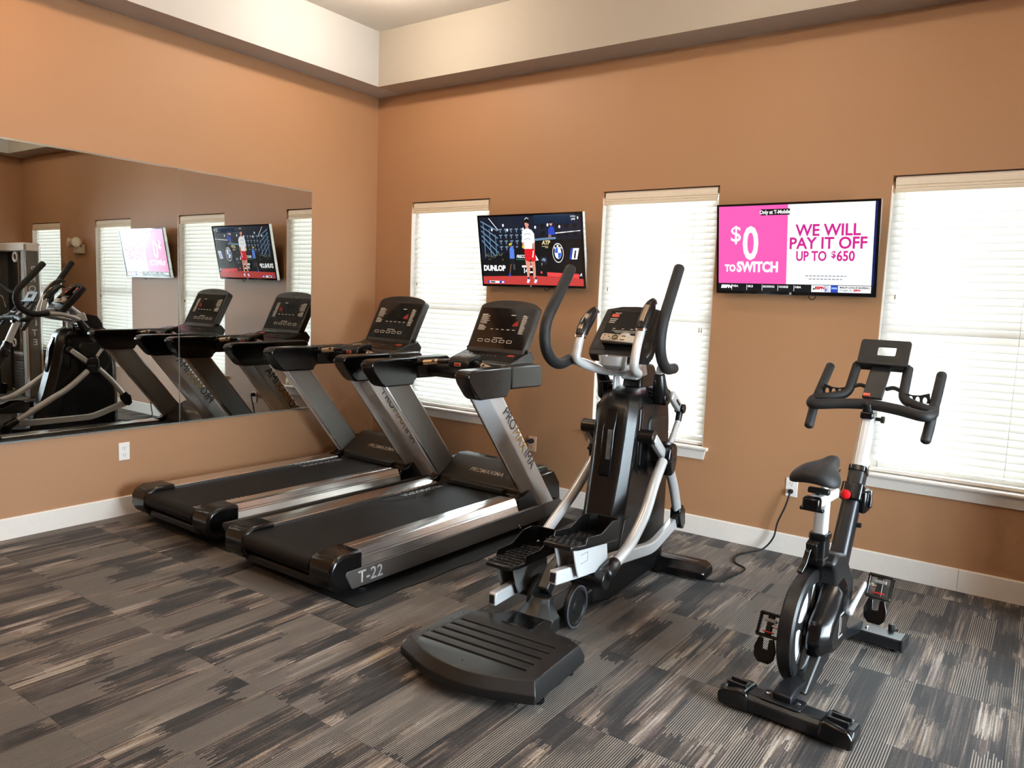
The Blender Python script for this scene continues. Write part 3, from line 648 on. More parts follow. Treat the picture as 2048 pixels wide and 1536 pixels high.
    for k in range(2): poly(rectp(0.625 + 0.03 * k, 0.685, 0.555 - 0.018 * k, 0.562 - 0.018 * k), E_('cream', (226, 206, 150)), 5)
    poly(rectp(0.415, 0.52, 0.255, 0.285), wh, 5); word('14', 0.425, 0.175, 0.065, wh, 5, 'LEFT', 0.004, 0.9); poly(rectp(0.49, 0.52, 0.175, 0.20), wh, 5)
    word('1', 0.607, 0.285, 0.035, wh, 6)
    cu, cv, r = 0.775, 0.465, 0.052
    poly(ell(cu, cv, r, r * asp * 1.5, 36), wh, 5); poly(ell(cu, cv, r * 0.92, r * 0.92 * asp * 1.5, 36), bk, 6)
    poly(ell(cu, cv, r * 0.62, r * 0.62 * asp * 1.5, 36), wh, 7)
    for a in (90, 270): poly([(cu, cv)] + ell(cu, cv, r * 0.58, r * 0.58 * asp * 1.5, 10, a, a + 90), E_('logoblue', (48, 100, 220)), 8)
    for a, s in ((135, 'B'), (90, 'M'), (45, 'W')):
        word(s, cu + r * 0.76 * math.cos(math.radians(a)) , cv + (r * 0.72) * asp * 1.5 * math.sin(math.radians(a)) - 0.014, 0.030, wh, 8, 'CENTER', 0.001)
    poly([(0.878, 0.375), (0.895, 0.375), (0.915, 0.53), (0.898, 0.53)], bl, 5); poly([(0.898, 0.375), (0.95, 0.375), (0.972, 0.53), (0.918, 0.53)], wh, 5); word('i', 0.918, 0.395, 0.105, bk, 6, 'LEFT', 0.006, 1.0, 0.2)
    word('A', 0.965, 0.14, 0.04, wh, 6, 'LEFT', 0.002, 1.0, 0.3)
    # player
    L = 9
    poly([(0.452, 0.36), (0.505, 0.34), (0.495, 0.23), (0.480, 0.105), (0.462, 0.105), (0.463, 0.22)], sk, L); poly([(0.505, 0.34), (0.548, 0.36), (0.550, 0.23), (0.545, 0.095), (0.523, 0.095), (0.523, 0.22)], sk, L)
    poly([(0.452, 0.365), (0.450, 0.525), (0.548, 0.525), (0.563, 0.365), (0.53, 0.335), (0.505, 0.37), (0.49, 0.335)], rd, L + 1)
    poly([(0.432, 0.62), (0.436, 0.53), (0.452, 0.53), (0.456, 0.64)], sk, L); poly([(0.540, 0.63), (0.535, 0.48), (0.552, 0.48), (0.558, 0.63)], sk, L)
    poly([(0.450, 0.525), (0.530, 0.525), (0.535, 0.60), (0.558, 0.62), (0.556, 0.74), (0.535, 0.79), (0.505, 0.815), (0.475, 0.815), (0.440, 0.78), (0.430, 0.62), (0.452, 0.62)], wh, L + 1)
    for v in (0.735, 0.665): poly([(0.455, v), (0.49, v + 0.012), (0.525, v), (0.52, v - 0.008), (0.49, v + 0.002), (0.46, v - 0.008)], E_('printgrey', (170, 172, 190)), L + 2)
    poly([(0.475, 0.80), (0.505, 0.80), (0.503, 0.84), (0.478, 0.84)], sk, L + 1); poly(ell(0.490, 0.885, 0.021, 0.05, 16), sk, L + 2)
    poly([(0.468, 0.895), (0.470, 0.935), (0.49, 0.965), (0.512, 0.945), (0.516, 0.885), (0.505, 0.88), (0.49, 0.90)], bk, L + 3); poly([(0.470, 0.935), (0.49, 0.965), (0.512, 0.945), (0.51, 0.955), (0.49, 0.975), (0.475, 0.955)], wh, L + 4)
    poly(ell(0.440, 0.555, 0.012, 0.022, 12), E_('ball', (224, 190, 50)), L + 2); poly([(0.524, 0.40), (0.534, 0.40), (0.545, 0.50), (0.535, 0.50)], wh, L + 2)
    for u in (0.452, 0.525): poly([(u, 0.03), (u + 0.022, 0.025), (u + 0.036, 0.07), (u + 0.028, 0.11), (u + 0.014, 0.105)], E_('shoe', (226, 226, 240)), L + 2); poly([(u + 0.012, 0.085), (u + 0.033, 0.08), (u + 0.028, 0.115), (u + 0.014, 0.115)], E_('navyshoe', (40, 44, 90)), L + 3)
    # score strip
    poly(rectp(0.045, 0.065, 0.015, 0.05), bl, 6); poly(rectp(0.065, 0.17, 0.015, 0.05), wh, 6); poly(rectp(0.17, 0.225, 0.015, 0.05), bl, 6); poly(rectp(0.195, 0.218, 0.02, 0.045), wh, 7); poly(rectp(0.075, 0.125, 0.022, 0.042), E_('dark', (22, 24, 30)), 7)
    word('OPEN', 0.905, 0.955, 0.022, wh, 6); word('LIVE', 0.912, 0.918, 0.024, wh, 6, 'LEFT', 0.001); poly(ell(0.972, 0.945, 0.006, 0.02, 12), wh, 6)
tv(1.700, 2.108, 1.592, -0.185, -0.085, 0.905, 'wall television showing a tennis match, beside the window nearest the corner', draw_tennis)
tv(3.551, 2.118, 1.588, -0.160, -0.068, 0.918, 'wall television showing a pink and white advert, beside the exercise bike window', draw_ad)

# ================================================================== TREADMILLS
def pill(mb, x0, x1, yc, zc, r, n=16):
    return mb.lathe([(r * 0.001, x0), (r, x0), (r, x1), (r * 0.001, x1)], (0, yc, zc), 'x', n)
def multi_text(parts, size, parent, origin, xdir, ydir, gap=0.012, sx=1.0, bold=0.0, name='lettering'):
    o = Vector(origin); x = Vector(xdir).normalized()
    for s, mat in parts:
        t = text(name, s, size, mat, parent, tuple(o), xdir, ydir, 'LEFT', bold, sx)
        w = max((Vector(v.co) - o).dot(x) for v in t.data.vertices)
        o = o + x * (w + gap)
def make_treadmill():
    e = empty('treadmill')
    # running belt wrapped round the rear roller
    ring = [(0.68, 0.206), (-0.925, 0.206)] + [(-0.925 - 0.046 * math.sin(math.radians(a)), 0.160 + 0.046 * math.cos(math.radians(a))) for a in range(15, 180, 15)] + [(-0.925, 0.114), (0.68, 0.114)]
    MB().prism(ring, 'x', -0.262, 0.262).build('running_belt', M_BELT, e, smooth=40)
    multi_text([('PROMAXIMA', M_INKS)], 0.062, e, (-0.245, 0.56, 0.2062), (0, -1, 0), (1, 0, 0), name='belt_lettering', sx=1.05)
    multi_text([('PROMAXIMA', M_INKS)], 0.062, e, (0.245, -0.93, 0.2062), (0, 1, 0), (-1, 0, 0), name='belt_lettering', sx=1.05)
    MB().box(-0.40, 0.40, -0.88, 1.0, 0.050, 0.108).build('deck_frame', M_BLACKM, e, bevel=0.006)
    MB().box(-0.30, 0.30, -0.935, -0.88, 0.055, 0.100).build('rear_guard', M_BLACKM, e, bevel=0.01)
    for s in (-1, 1):
        rail = [(0.266, 0.15), (0.266, 0.221), (0.270, 0.225), (0.322, 0.2280), (0.324, 0.2265), (0.382, 0.2300), (0.390, 0.2285), (0.407, 0.200), (0.4065, 0.197), (0.412, 0.188), (0.4115, 0.185), (0.426, 0.15)]
        MB().prism([(s * a, b) for a, b in rail], 'y', -0.775, 0.566).build('side_rail', M_ALU, e, smooth=20)
        cap = [(-0.765, 0.06), (-0.765, 0.234), (-0.895, 0.234), (-0.945, 0.218), (-0.970, 0.180), (-0.972, 0.12), (-0.945, 0.07), (-0.90, 0.05)]
        MB().prism(cap, 'x', min(s * 0.262, s * 0.430), max(s * 0.262, s * 0.430)).build('rear_cap', M_BLACKG, e, bevel=0.016, seg=3)
        sk = [(-0.880, 0.132), (-0.872, 0.148), (1.04, 0.148), (1.075, 0.125), (1.05, 0.075), (0.80, 0.045), (-0.828, 0.052), (-0.840, 0.058)]
        MB().prism(sk, 'x', min(s * 0.40, s * 0.4335), max(s * 0.40, s * 0.4335)).build('side_skirt', M_SKIRT, e, bevel=0.003)
        # leaning post: loft with a broad rear chamfer
        def sec(y, z):
            pts = [(0.350, 0.012), (0.366, 0.0), (0.376, 0.0), (0.428, 0.095), (0.430, 0.225), (0.412, 0.247), (0.350, 0.247)]
            return [(s * a, y + d, z) for a, d in pts]
        rings = [sec(0.748, 0.135), sec(0.115, 0.915)]
        if s > 0: rings = [r[::-1] for r in rings]
        MB().loft(rings).build('post', M_SILVER, e, bevel=0.008, seg=2)
        # framed panel on the inner side
        def inn(y, z, a, b): return [(s * 0.3492, y + a, z), (s * 0.3492, y + b, z)]
        A = inn(0.748, 0.135, 0.030, 0.228); B = inn(0.115, 0.915, 0.030, 0.228)
        pl = MB().add([A[0], A[1], B[1], B[0]] + [(p[0] - s * 0.003, p[1], p[2]) for p in (A[0], A[1], B[1], B[0])], [(0, 1, 2, 3), (7, 6, 5, 4), (0, 1, 5, 4), (1, 2, 6, 5), (2, 3, 7, 6), (3, 0, 4, 7)])
        pl.build('post_panel', M_PANEL, e, smooth=0)
        for d in (0.016, 0.236):
            MB().bar((s * 0.3485, 0.748 + d, 0.135), (s * 0.3485, 0.115 + d, 0.915), 0.006, 0.010, (0, 1, 0)).build('post_strip', M_CHROME, e, smooth=0)
        # armrest, rear black half and front charcoal half
        ar = [(0.000, 1.040), (0.004, 1.058), (0.020, 1.074), (0.050, 1.080), (0.415, 1.083), (0.415, 0.945), (0.392, 0.930), (0.378, 0.903), (0.118, 0.903), (0.085, 0.925), (0.020, 1.000)]
        MB().prism(ar, 'x', min(s * 0.335, s * 0.440), max(s * 0.335, s * 0.440)).build('armrest_grip', M_BLACKG, e, bevel=0.018, seg=3)
        af = [(0.417, 0.945), (0.417, 1.083), (0.715, 1.087), (0.745, 1.070), (0.760, 0.960), (0.745, 0.942)]
        MB().prism(af, 'x', min(s * 0.330, s * 0.440), max(s * 0.330, s * 0.440)).build('armrest', M_CHAR, e, bevel=0.014, seg=2)
        # pulse grips
        p0 = Vector((s * 0.075, 0.50, 1.075)); p1 = Vector((s * 0.34, 0.40, 1.045))
        MB().tube([p0, p0.lerp(p1, 0.5) + Vector((0, -0.01, 0.006)), p1], 0.017, 12).build('handlebar', M_BLACK, e)
        MB().tube([p0.lerp(p1, 0.42) + Vector((0, -0.009, 0.0055)), p0.lerp(p1, 0.78) + Vector((0, -0.005, 0.003))], 0.0185, 12, round_ends=False).build('pulse_pad', M_STEEL, e)
        ft = MB().lathe([(0.024, 0.0), (0.026, 0.004), (0.026, 0.012), (0.020, 0.016), (0.009, 0.018), (0.009, 0.055)], (s * 0.352, -0.705, 0), 'z', 20); ft.build('levelling_foot', M_CHROME, e)
        MB().lathe([(0.034, 0.045), (0.034, 0.06)], (s * 0.352, -0.705, 0), 'z', 16).build('foot_collar', M_BLACKM, e)
        MB().lathe([(0.030, 0.0), (0.032, 0.014), (0.012, 0.018), (0.012, 0.06)], (s * 0.352, 0.86, 0), 'z', 18).build('levelling_foot', M_BLACKM, e)
        MB().torus(0.012, 0.002, (s * 0.4345, 0.575, 0.052), 'x', 16, 6).build('tie_ring', M_CHROME, e)
    d = Vector((0, 0.633, -0.780)).normalized(); up = Vector((0, 0.780, 0.633))
    base = Vector((0, 0.115 + 0.150, 0.915)) + d * 0.135
    multi_text([('PRO', M_INKB), ('MAX', M_INKG), ('IMA', M_INKB)], 0.094, e, (0.4305, base.y, base.z), tuple(d), tuple(up), gap=0.009, sx=0.93)
    base = Vector((0, 0.115 + 0.150, 0.915)) + d * 0.60
    multi_text([('PRO', M_INKB), ('MAX', M_INKG), ('IMA', M_INKB)], 0.094, e, (-0.4305, base.y, base.z), tuple(-d), tuple(up), gap=0.009, sx=0.93)
    multi_text([('T-22', M_INKS)], 0.088, e, (0.4336, -0.800, 0.072), (0, 1, 0), (0, 0, 1), bold=0.001, name='model_lettering')
    multi_text([('T-22', M_INKS)], 0.088, e, (-0.4336, -0.590, 0.072), (0, -1, 0), (0, 0, 1), bold=0.001, name='model_lettering')
    # motor hood with shoulders carrying the posts
    hp = [(0.63, 0.115), (0.655, 0.19), (0.690, 0.205), (0.690, 0.246), (0.700, 0.254), (0.855, 0.366), (0.885, 0.378), (0.990, 0.372), (1.065, 0.27), (1.082, 0.17), (1.075, 0.115)]
    MB().prism(hp, 'x', -0.352, 0.352).build('motor_hood', M_HOOD, e, bevel=0.010, seg=3)
    MB().box(-0.235, 0.235, 0.640, 0.6915, 0.2065, 0.240).build('belt_slot', M_DARKHOLE, e, bevel=0.008)
    for s in (-1, 1):
        sh = [(0.565, 0.115), (0.575, 0.222), (0.640, 0.232), (0.690, 0.262), (0.830, 0.345), (0.990, 0.345), (1.065, 0.255), (1.080, 0.150), (1.075, 0.115)]
        MB().prism(sh, 'x', min(s * 0.345, s * 0.412), max(s * 0.345, s * 0.412)).build('hood_shoulder', M_BLACKG, e, bevel=0.010, seg=2)
    n = Vector((0, -0.585, 0.811)); u = Vector((0, 0.811, 0.585))
    o = Vector((0, 0.700, 0.254)) + u * 0.070
    text('hood_lettering', 'PROMAXIMA', 0.050, M_INKW, e, tuple(o), (1, 0, 0), tuple(u), 'CENTER', 0.0004, 1.0, 0.25, lift=0.0015)
    for k in range(7):
        MB().box(-0.12 + 0.014 * k, -0.112 + 0.014 * k, 0.895, 0.93, 0.3745, 0.3785).build('vent_slot', M_DARKHOLE, e, smooth=0)
    # cross beam and lower console shelf
    cb = [(0.50, 0.985), (0.52, 1.055), (0.60, 1.066), (0.72, 1.066), (0.74, 0.99), (0.70, 0.950), (0.56, 0.950)]
    MB().prism(cb, 'x', -0.336, 0.336).build('cross_beam', M_BLACK, e, bevel=0.012)
    kp = [(0.615, 1.045), (0.615, 1.066), (0.650, 1.082), (0.800, 1.128), (0.880, 1.150), (0.925, 1.10), (0.900, 1.045)]
    MB().prism(kp, 'x', -0.262, 0.262).build('keypad_shelf', M_CHAR, e, bevel=0.010, seg=2)
    ku = Vector((0, 0.15, 0.046)).normalized()
    def kq(x0, x1, t0, t1, mat, name):
        b0 = Vector((0, 0.650, 1.0835)); P = [b0 + ku * t0, b0 + ku * t1]; nz = Vector((0, -ku.z, ku.y)) * 0.0012
        MB().add([(x0, P[0].y, P[0].z), (x1, P[0].y, P[0].z), (x1, P[1].y, P[1].z), (x0, P[1].y, P[1].z)] + [(x0, P[0].y + nz.y, P[0].z + nz.z), (x1, P[0].y + nz.y, P[0].z + nz.z), (x1, P[1].y + nz.y, P[1].z + nz.z), (x0, P[1].y + nz.y, P[1].z + nz.z)],
                 [(3, 2, 1, 0), (4, 5, 6, 7), (0, 1, 5, 4), (1, 2, 6, 5), (2, 3, 7, 6), (3, 0, 4, 7)]).build(name, mat, e, smooth=0)
    kq(-0.245, 0.245, 0.012, 0.148, M_BLACKG, 'keypad')
    kq(0.150, 0.205, 0.100, 0.130, M_REDPAD, 'stop_pad')
    for k in range(9): kq(-0.16 + 0.03 * k, -0.142 + 0.03 * k, 0.055, 0.060, M_CHAR, 'key_mark')
    for k in range(7): kq(-0.15 + 0.034 * k, -0.128 + 0.034 * k, 0.088, 0.092, M_INKS, 'key_mark')
    # leaning console
    CO = Vector((0, 0.802, 1.128)); U = Vector((0, 0.465, 0.885)).normalized(); Nn = Vector((0, -U.z, U.y))
    def cp(x, s, d=0.0): return tuple(CO + Vector((x, 0, 0)) + U * s + Nn * d)
    W = 0.246
    out = [(-W * 0.985, 0.0), (W * 0.985, 0.0), (W, 0.345)] + [(W * math.cos(math.radians(a)) * 1.0, 0.345 + 0.058 * math.sin(math.radians(a)) ** 0.9) for a in range(15, 180, 15)] + [(-W, 0.345)]
    con = MB().loft([[cp(x, s, -0.055) for x, s in out], [cp(x, s, 0.0) for x, s in out]]).build('console', M_CHAR, e, bevel=0.006, seg=2)
    def quad(name, x0, x1, s0, s1, mat, d=0.0008, parent=None):
        return MB().loft([[cp(x, s, 0.0) for x, s in ((x0, s0), (x1, s0), (x1, s1), (x0, s1))], [cp(x, s, d) for x, s in ((x0, s0), (x1, s0), (x1, s1), (x0, s1))]]).build(name, mat, parent or con, smooth=0)
    quad('display_panel', -0.226, 0.226, 0.032, 0.338, M_SCREENBLK)
    quad('display_window', -0.085, 0.085, 0.190, 0.275, M_WINDOW, 0.0011)
    quad('brand_plate', -0.045, 0.045, 0.362, 0.380, M_DARKHOLE)
    for k in range(3): quad('brand_mark', -0.038 + 0.027 * k, -0.016 + 0.027 * k, 0.366, 0.376, M_CHAR, 0.0012)
    def lines(x0, x1, s0, s1, n, head):
        mb = MB()
        for k in range(n):
            s = s0 - (s0 - s1) * k / (n - 1); rg = random.Random(k * 7 + n); xa, xb = x0, x0 + (x1 - x0) * (0.72 + 0.28 * rg.random()); t = 0.0016
            if head and k == 0: xb = x0 + (x1 - x0) * 0.6; t = 0.0028
            mb.add([cp(xa, s - t, 0.0014), cp(xb, s - t, 0.0014), cp(xb, s + t, 0.0014), cp(xa, s + t, 0.0014)], [(0, 1, 2, 3)])
        mb.build('panel_text', M_INKW if False else M_INKP, con, smooth=0)
    lines(-0.205, -0.125, 0.285, 0.215, 10, True); lines(-0.205, -0.135, 0.200, 0.165, 6, True); lines(0.145, 0.190, 0.285, 0.150, 19, True); lines(0.045, 0.085, 0.288, 0.285, 2, False)
    mb = MB()
    for k in range(5):
        x = -0.095 + 0.046 * k
        mb.add([cp(x, 0.172, 0.0014), cp(x + 0.024, 0.172, 0.0014), cp(x + 0.024, 0.177, 0.0014), cp(x, 0.177, 0.0014)], [(0, 1, 2, 3)])
    mb.build('panel_text', M_INKP, con, smooth=0)
    for k in range(5):
        x = -0.150 + 0.062 * k; q = rrect(x, 0.085, 0.044, 0.022, 0.007, 3); r = rrect(x, 0.085, 0.036, 0.015, 0.005, 3); mb = MB(); nn = len(q)
        mb.add([cp(a, b, 0.0014) for a, b in q] + [cp(a, b, 0.0014) for a, b in r], [(i, (i + 1) % nn, nn + (i + 1) % nn, nn + i) for i in range(nn)]); mb.build('button_outline', M_INKP, con, smooth=0)
    quad('button_title', -0.045, 0.035, 0.106, 0.111, M_INKP, 0.0014)
    MB().add([cp(0.075, 0.205, 0.0014), cp(0.125, 0.205, 0.0014), cp(0.120, 0.248, 0.0014), cp(0.105, 0.240, 0.0014), cp(0.085, 0.222, 0.0014)], [(0, 1, 2, 3, 4)]).build('led_profile', M_LED, con, smooth=0)
    for s in (-1, 1):
        MB().lathe([(0.014, 0.0), (0.014, 0.014), (0.006, 0.016)], (0, 0, 0), 'x', 14).xf(Matrix.Translation(Vector(cp(s * W, 0.035, -0.03))) @ (Matrix.Rotation(math.pi, 4, 'Z') if s < 0 else Matrix.Identity(4))).build('hinge_knob', M_BLACKG, con)
        MB().lathe([(0.004, -0.001), (0.004, 0.001)], cp(s * W, 0.245, -0.03), 'x', 8).build('side_screw', M_DARKHOLE, con)
    # centre control pod
    pod = [(0.425, 1.045), (0.430, 1.085), (0.455, 1.105), (0.560, 1.128), (0.580, 1.120), (0.585, 1.03), (0.46, 1.025)]
    po = MB().prism(pod, 'x', -0.082, 0.082).build('control_pod', M_BLACK, e, bevel=0.014, seg=2)
    pu = Vector((0, 0.105, 0.023)).normalized(); pn = Vector((0, -pu.z, pu.y)); c0 = Vector((0, 0.505, 1.1165))
    def disc(x, r0, r1, mat, name):
        n_ = 22; mb = MB()
        a = [tuple(c0 + Vector((x + r0 * math.cos(2 * math.pi * k / n_), 0, 0)) + pu * (r0 * math.sin(2 * math.pi * k / n_)) + pn * 0.0012) for k in range(n_)]
        b = [tuple(c0 + Vector((x + r1 * math.cos(2 * math.pi * k / n_), 0, 0)) + pu * (r1 * math.sin(2 * math.pi * k / n_)) + pn * 0.0012) for k in range(n_)]
        mb.add(a + b, [(i, (i + 1) % n_, n_ + (i + 1) % n_, n_ + i) for i in range(n_)]); mb.build(name, mat, po, smooth=0)
    disc(0.0, 0.030, 0.026, M_INKP, 'dial_ring'); disc(0.0, 0.016, 0.013, M_INKP, 'dial_ring')
    for s in (-1, 1): disc(s * 0.056, 0.014, 0.012, M_INKP, 'dial_ring')
    MB().box(-0.026, 0.026, 0.4225, 0.428, 1.050, 0 + 1.074).build('stop_tag', M_STEEL, po, bevel=0.002); MB().box(-0.019, 0.019, 0.4210, 0.4235, 1.055, 1.069).build('stop_key', M_RED, po, bevel=0.001)
    MB().box(-0.05, 0.05, 0.52, 0.66, 0.97, 1.05).build('pod_stem', M_BLACK, e, bevel=0.01)
    return e
M_INKP = pbsdf('panel_print_white', (214, 205, 192), 0.5, noise=0.02)
tmA = make_treadmill()
tmB = copy_tree(tmA)
bpy.data.objects.remove([c for c in tmB.children if c.name.startswith('belt_lettering')][-1])   # this belt has rolled on: one print is out of sight
tmA.location = (0.637, -1.315, 0.006); tmA.rotation_euler = (0, 0, math.radians(-1.4))
tmB.location = (1.745, -1.400, 0.006); tmB.rotation_euler = (0, 0, math.radians(-0.6))
tag(tmA, 'silver and black treadmill next to the mirror wall, farther one of the pair', 'treadmill', 'pair of matching treadmills')
tag(tmB, 'silver and black treadmill in front, beside the elliptical trainer', 'treadmill', 'pair of matching treadmills')
def mat_(x0, x1, y0, y1, sk, label):
    e = MB(); n = 24; pts = []
    for k in range(n + 1): pts.append((x0 + sk * k / n * 0.3, y0 + (y1 - y0) * k / n))
    for k in range(n, -1, -1): pts.append((x1 + sk * k / n + 0.006 * math.sin(k * 1.3), y0 - 0.03 + (y1 - y0 + 0.03) * k / n))
    o = e.prism(pts, 'z', 0.0, 0.006).build('floor_mat', M_RUBBER, None, smooth=0); return tag(o, label, 'mat', 'rubber mats under the treadmills')
mat_(0.225, 1.135, -2.185, -0.22, 0.04, 'thin black rubber mat under the farther treadmill by the mirror')
mat_(1.385, 2.250, -2.255, -0.30, 0.05, 'thin black rubber mat under the front treadmill beside the elliptical')

# ================================================================== ELLIPTICAL TRAINER
def cyl(mb, a, b, r, n=18): return mb.tube([a, b], r, n, round_ends=False)
def make_elliptical():
    e = empty('elliptical_trainer', (3.07, -1.6, 0), math.radians(3))
    # rear step platform
    top = [(-0.298, -0.917)] + [(-0.298 + 0.604 * k / 10, -0.917 - 0.0160 * k / 10 - 0.094 * (1 - (2 * k / 10 - 1) ** 2)) for k in range(1, 10)] + [(0.306, -0.933), (0.302, -0.575), (0.255, -0.553), (0.175, -0.535), (0.125, -0.500), (0.100, -0.440), (-0.100, -0.440), (-0.125, -0.500), (-0.165, -0.530), (-0.240, -0.553), (-0.285, -0.570)]
    def off(k, z):
        out = []
        for x, y in top:
            dx = (0.022 if x > 0.25 else (-0.022 if x < -0.25 else 0)) * k; dy = (-0.030 if y < -0.9 else (0.012 if y > -0.58 and abs(x) > 0.15 else 0)) * k
            out.append((x + dx, y + dy, z))
        return out
    pf = MB().loft([off(0.85, 0.042), off(1, 0.052), off(1, 0.080), off(0, 0.120)]).build('step_platform', M_BLACKM, e, smooth=30)
    cuts = []
    for k in range(5):
        y = -0.886 + 0.057 * k; x0 = -0.262 + 0.008 * k; x1 = 0.240
        cuts.append(MB().box(x0, x1, y - 0.0085, y + 0.0085, 0.112, 0.14))
    bake(pf, cuts); bv = pf.modifiers.new('bevel', 'BEVEL'); bv.width = 0.003; bv.segments = 2; bv.limit_method = 'ANGLE'; bv.angle_limit = math.radians(30)
    for x, y in ((-0.27, -0.83), (-0.262, -0.68), (-0.255, -0.60), (0.275, -0.86), (0.272, -0.72), (0.27, -0.60), (0.0, -0.96), (-0.14, -0.565), (0.14, -0.565), (0.01, -0.80)):
        MB().lathe([(0.0042, 0.1195), (0.0042, 0.1207), (0.001, 0.1209)], (x, y, 0), 'z', 8).build('platform_screw', M_DARKHOLE, e)
    MB().box(-0.075, 0.075, -0.575, -0.45, 0.1190, 0.1235).build('platform_pad', M_BLACKG, e, bevel=0.003)
    for x, y in ((0.285, -0.86), (0.27, -0.60), (-0.275, -0.86), (-0.26, -0.60)):
        MB().lathe([(0.022, 0.0), (0.024, 0.006), (0.022, 0.016), (0.012, 0.020), (0.012, 0.055)], (x, y, 0), 'z', 16).build('levelling_foot', M_BLACKG, e)
    # central spine, pedestal cone and front stabiliser
    MB().box(-0.055, 0.055, -0.42, 0.90, 0.030, 0.105).build('base_beam', M_BLACKM, e, bevel=0.01)
    n8 = 8
    def oct_(r, z, y0): return [(r * math.cos(math.radians(22.5 + 45 * k)), y0 + r * 0.9 * math.sin(math.radians(22.5 + 45 * k)), z) for k in range(n8)]
    MB().loft([oct_(0.098, 0.045, -0.385), oct_(0.100, 0.105, -0.385), oct_(0.090, 0.118, -0.385), oct_(0.056, 0.160, -0.365), oct_(0.050, 0.185, -0.355)]).build('pedestal', M_BLACKM, e, bevel=0.005)
    MB().sweepbox([(0, -0.345, 0.20), (0, -0.28, 0.27), (0, -0.16, 0.31), (0, 0.10, 0.33)], 0.055, 0.06).build('rear_strut', M_BLACKM, e, bevel=0.008)
    st = [(0.715, 0.020), (0.705, 0.060), (0.745, 0.098), (0.845, 0.098), (0.885, 0.060), (0.875, 0.020)]
    def stab(x, k): return [(x, 0.795 + (y - 0.795) * k, 0.02 + (z - 0.02) * k) for y, z in st]
    MB().loft([stab(-0.395, 0.82), stab(-0.365, 1), stab(0.365, 1), stab(0.395, 0.82)]).build('front_stabiliser', M_BLACKG, e, bevel=0.006)
    MB().box(0.10, 0.34, 0.775, 0.800, 0.0975, 0.0995).build('stabiliser_strip', M_FRAMEB, e, smooth=0)
    for x in (-0.35, 0.35): MB().lathe([(0.024, 0.0), (0.024, 0.014), (0.012, 0.018), (0.012, 0.03)], (x, 0.795, 0), 'z', 14).build('levelling_foot', M_BLACKM, e)
    # tall flywheel tower: lofted sections (narrow rear spine, wide flanks)
    def sect(z, yr, yf, wr, w, ch=0.07):
        return [(-wr, yr, z), (wr, yr, z), (w, yr + ch, z), (w, yf - 0.05, z), (w - 0.05, yf, z), (-w + 0.05, yf, z), (-w, yf - 0.05, z), (-w, yr + ch, z)]
    lv = [(0.035, 0.02, 0.86, 0.060, 0.112, 0.10), (0.20, 0.08, 0.865, 0.058, 0.114, 0.10), (0.42, 0.17, 0.86, 0.068, 0.116, 0.07), (0.66, 0.235, 0.850, 0.072, 0.118, 0.06), (0.86, 0.272, 0.83, 0.076, 0.120, 0.06), (0.975, 0.300, 0.80, 0.074, 0.120, 0.06), (1.035, 0.345, 0.775, 0.052, 0.100, 0.06), (1.065, 0.42, 0.75, 0.035, 0.070, 0.05)]
    tower = MB().loft([sect(*l) for l in lv]).build('flywheel_tower', M_BLACK, e, bevel=0.010, seg=2)
    # raised shells on the rear spine, dark window strip, side pods
    MB().loft([[(-0.030, 0.236, 0.60), (0.030, 0.236, 0.60), (0.034, 0.30, 0.60), (-0.034, 0.30, 0.60)], [(-0.032, 0.220, 0.64), (0.032, 0.220, 0.64), (0.034, 0.30, 0.64), (-0.034, 0.30, 0.64)], [(-0.032, 0.246, 0.86), (0.032, 0.246, 0.86), (0.034, 0.33, 0.86), (-0.034, 0.33, 0.86)], [(-0.030, 0.290, 0.965), (0.030, 0.290, 0.965), (0.034, 0.34, 0.965), (-0.034, 0.34, 0.965)]]).build('spine_shell', M_BLACKG, tower, bevel=0.005)
    MB().add([(0.000, 0.2345, 0.715), (0.024, 0.2345, 0.715), (0.024, 0.2525, 0.865), (0.000, 0.2525, 0.865), (0.000, 0.2275, 0.715), (0.024, 0.2275, 0.715), (0.024, 0.2440, 0.865), (0.000, 0.2440, 0.865)], [(3, 2, 1, 0), (4, 5, 6, 7), (0, 1, 5, 4), (1, 2, 6, 5), (2, 3, 7, 6), (3, 0, 4, 7)]).build('spine_window', M_SMOKE, tower, smooth=0)
    for s in (-1, 1):
        X = lambda a, b: (min(s * a, s * b), max(s * a, s * b))
        pod = [(0.335, 0.66), (0.355, 0.97), (0.385, 0.985), (0.425, 0.94), (0.400, 0.66), (0.380, 0.63)]
        MB().prism(pod, 'x', *X(0.100, 0.127)).build('slot_frame', M_BLACKG, tower, bevel=0.006)
        MB().prism([(0.362, 0.68), (0.376, 0.95), (0.392, 0.95), (0.380, 0.68)], 'x', *X(0.12, 0.1285)).build('pivot_slot', M_DARKHOLE, tower, smooth=0)
        MB().prism([(0.50, 0.60), (0.47, 0.88), (0.50, 0.92), (0.72, 0.90), (0.78, 0.72), (0.72, 0.60)], 'x', *X(0.105, 0.132)).build('flank_bulge', M_BLACKM, tower, bevel=0.014)
        MB().prism([(0.17, 0.22), (0.24, 0.42), (0.33, 0.42), (0.31, 0.34), (0.27, 0.22)], 'x', *X(0.105, 0.122)).build('flank_rib', M_BLACKM, tower, bevel=0.005)
        for k in range(4):
            y = 0.36 + 0.032 * k
            MB().bar((s * 0.114, y - 0.025, 0.215), (s * 0.114, y, 0.315), 0.006, 0.010, (0, 1, 0)).build('vent_slot', M_CHAR, tower, smooth=0)
    multi_text([('E-22', M_INKW)], 0.058, tower, (0.1150, 0.475, 0.485), (0, 0.95, -0.30), (0, 0.30, 0.95), bold=0.0008, name='model_lettering')
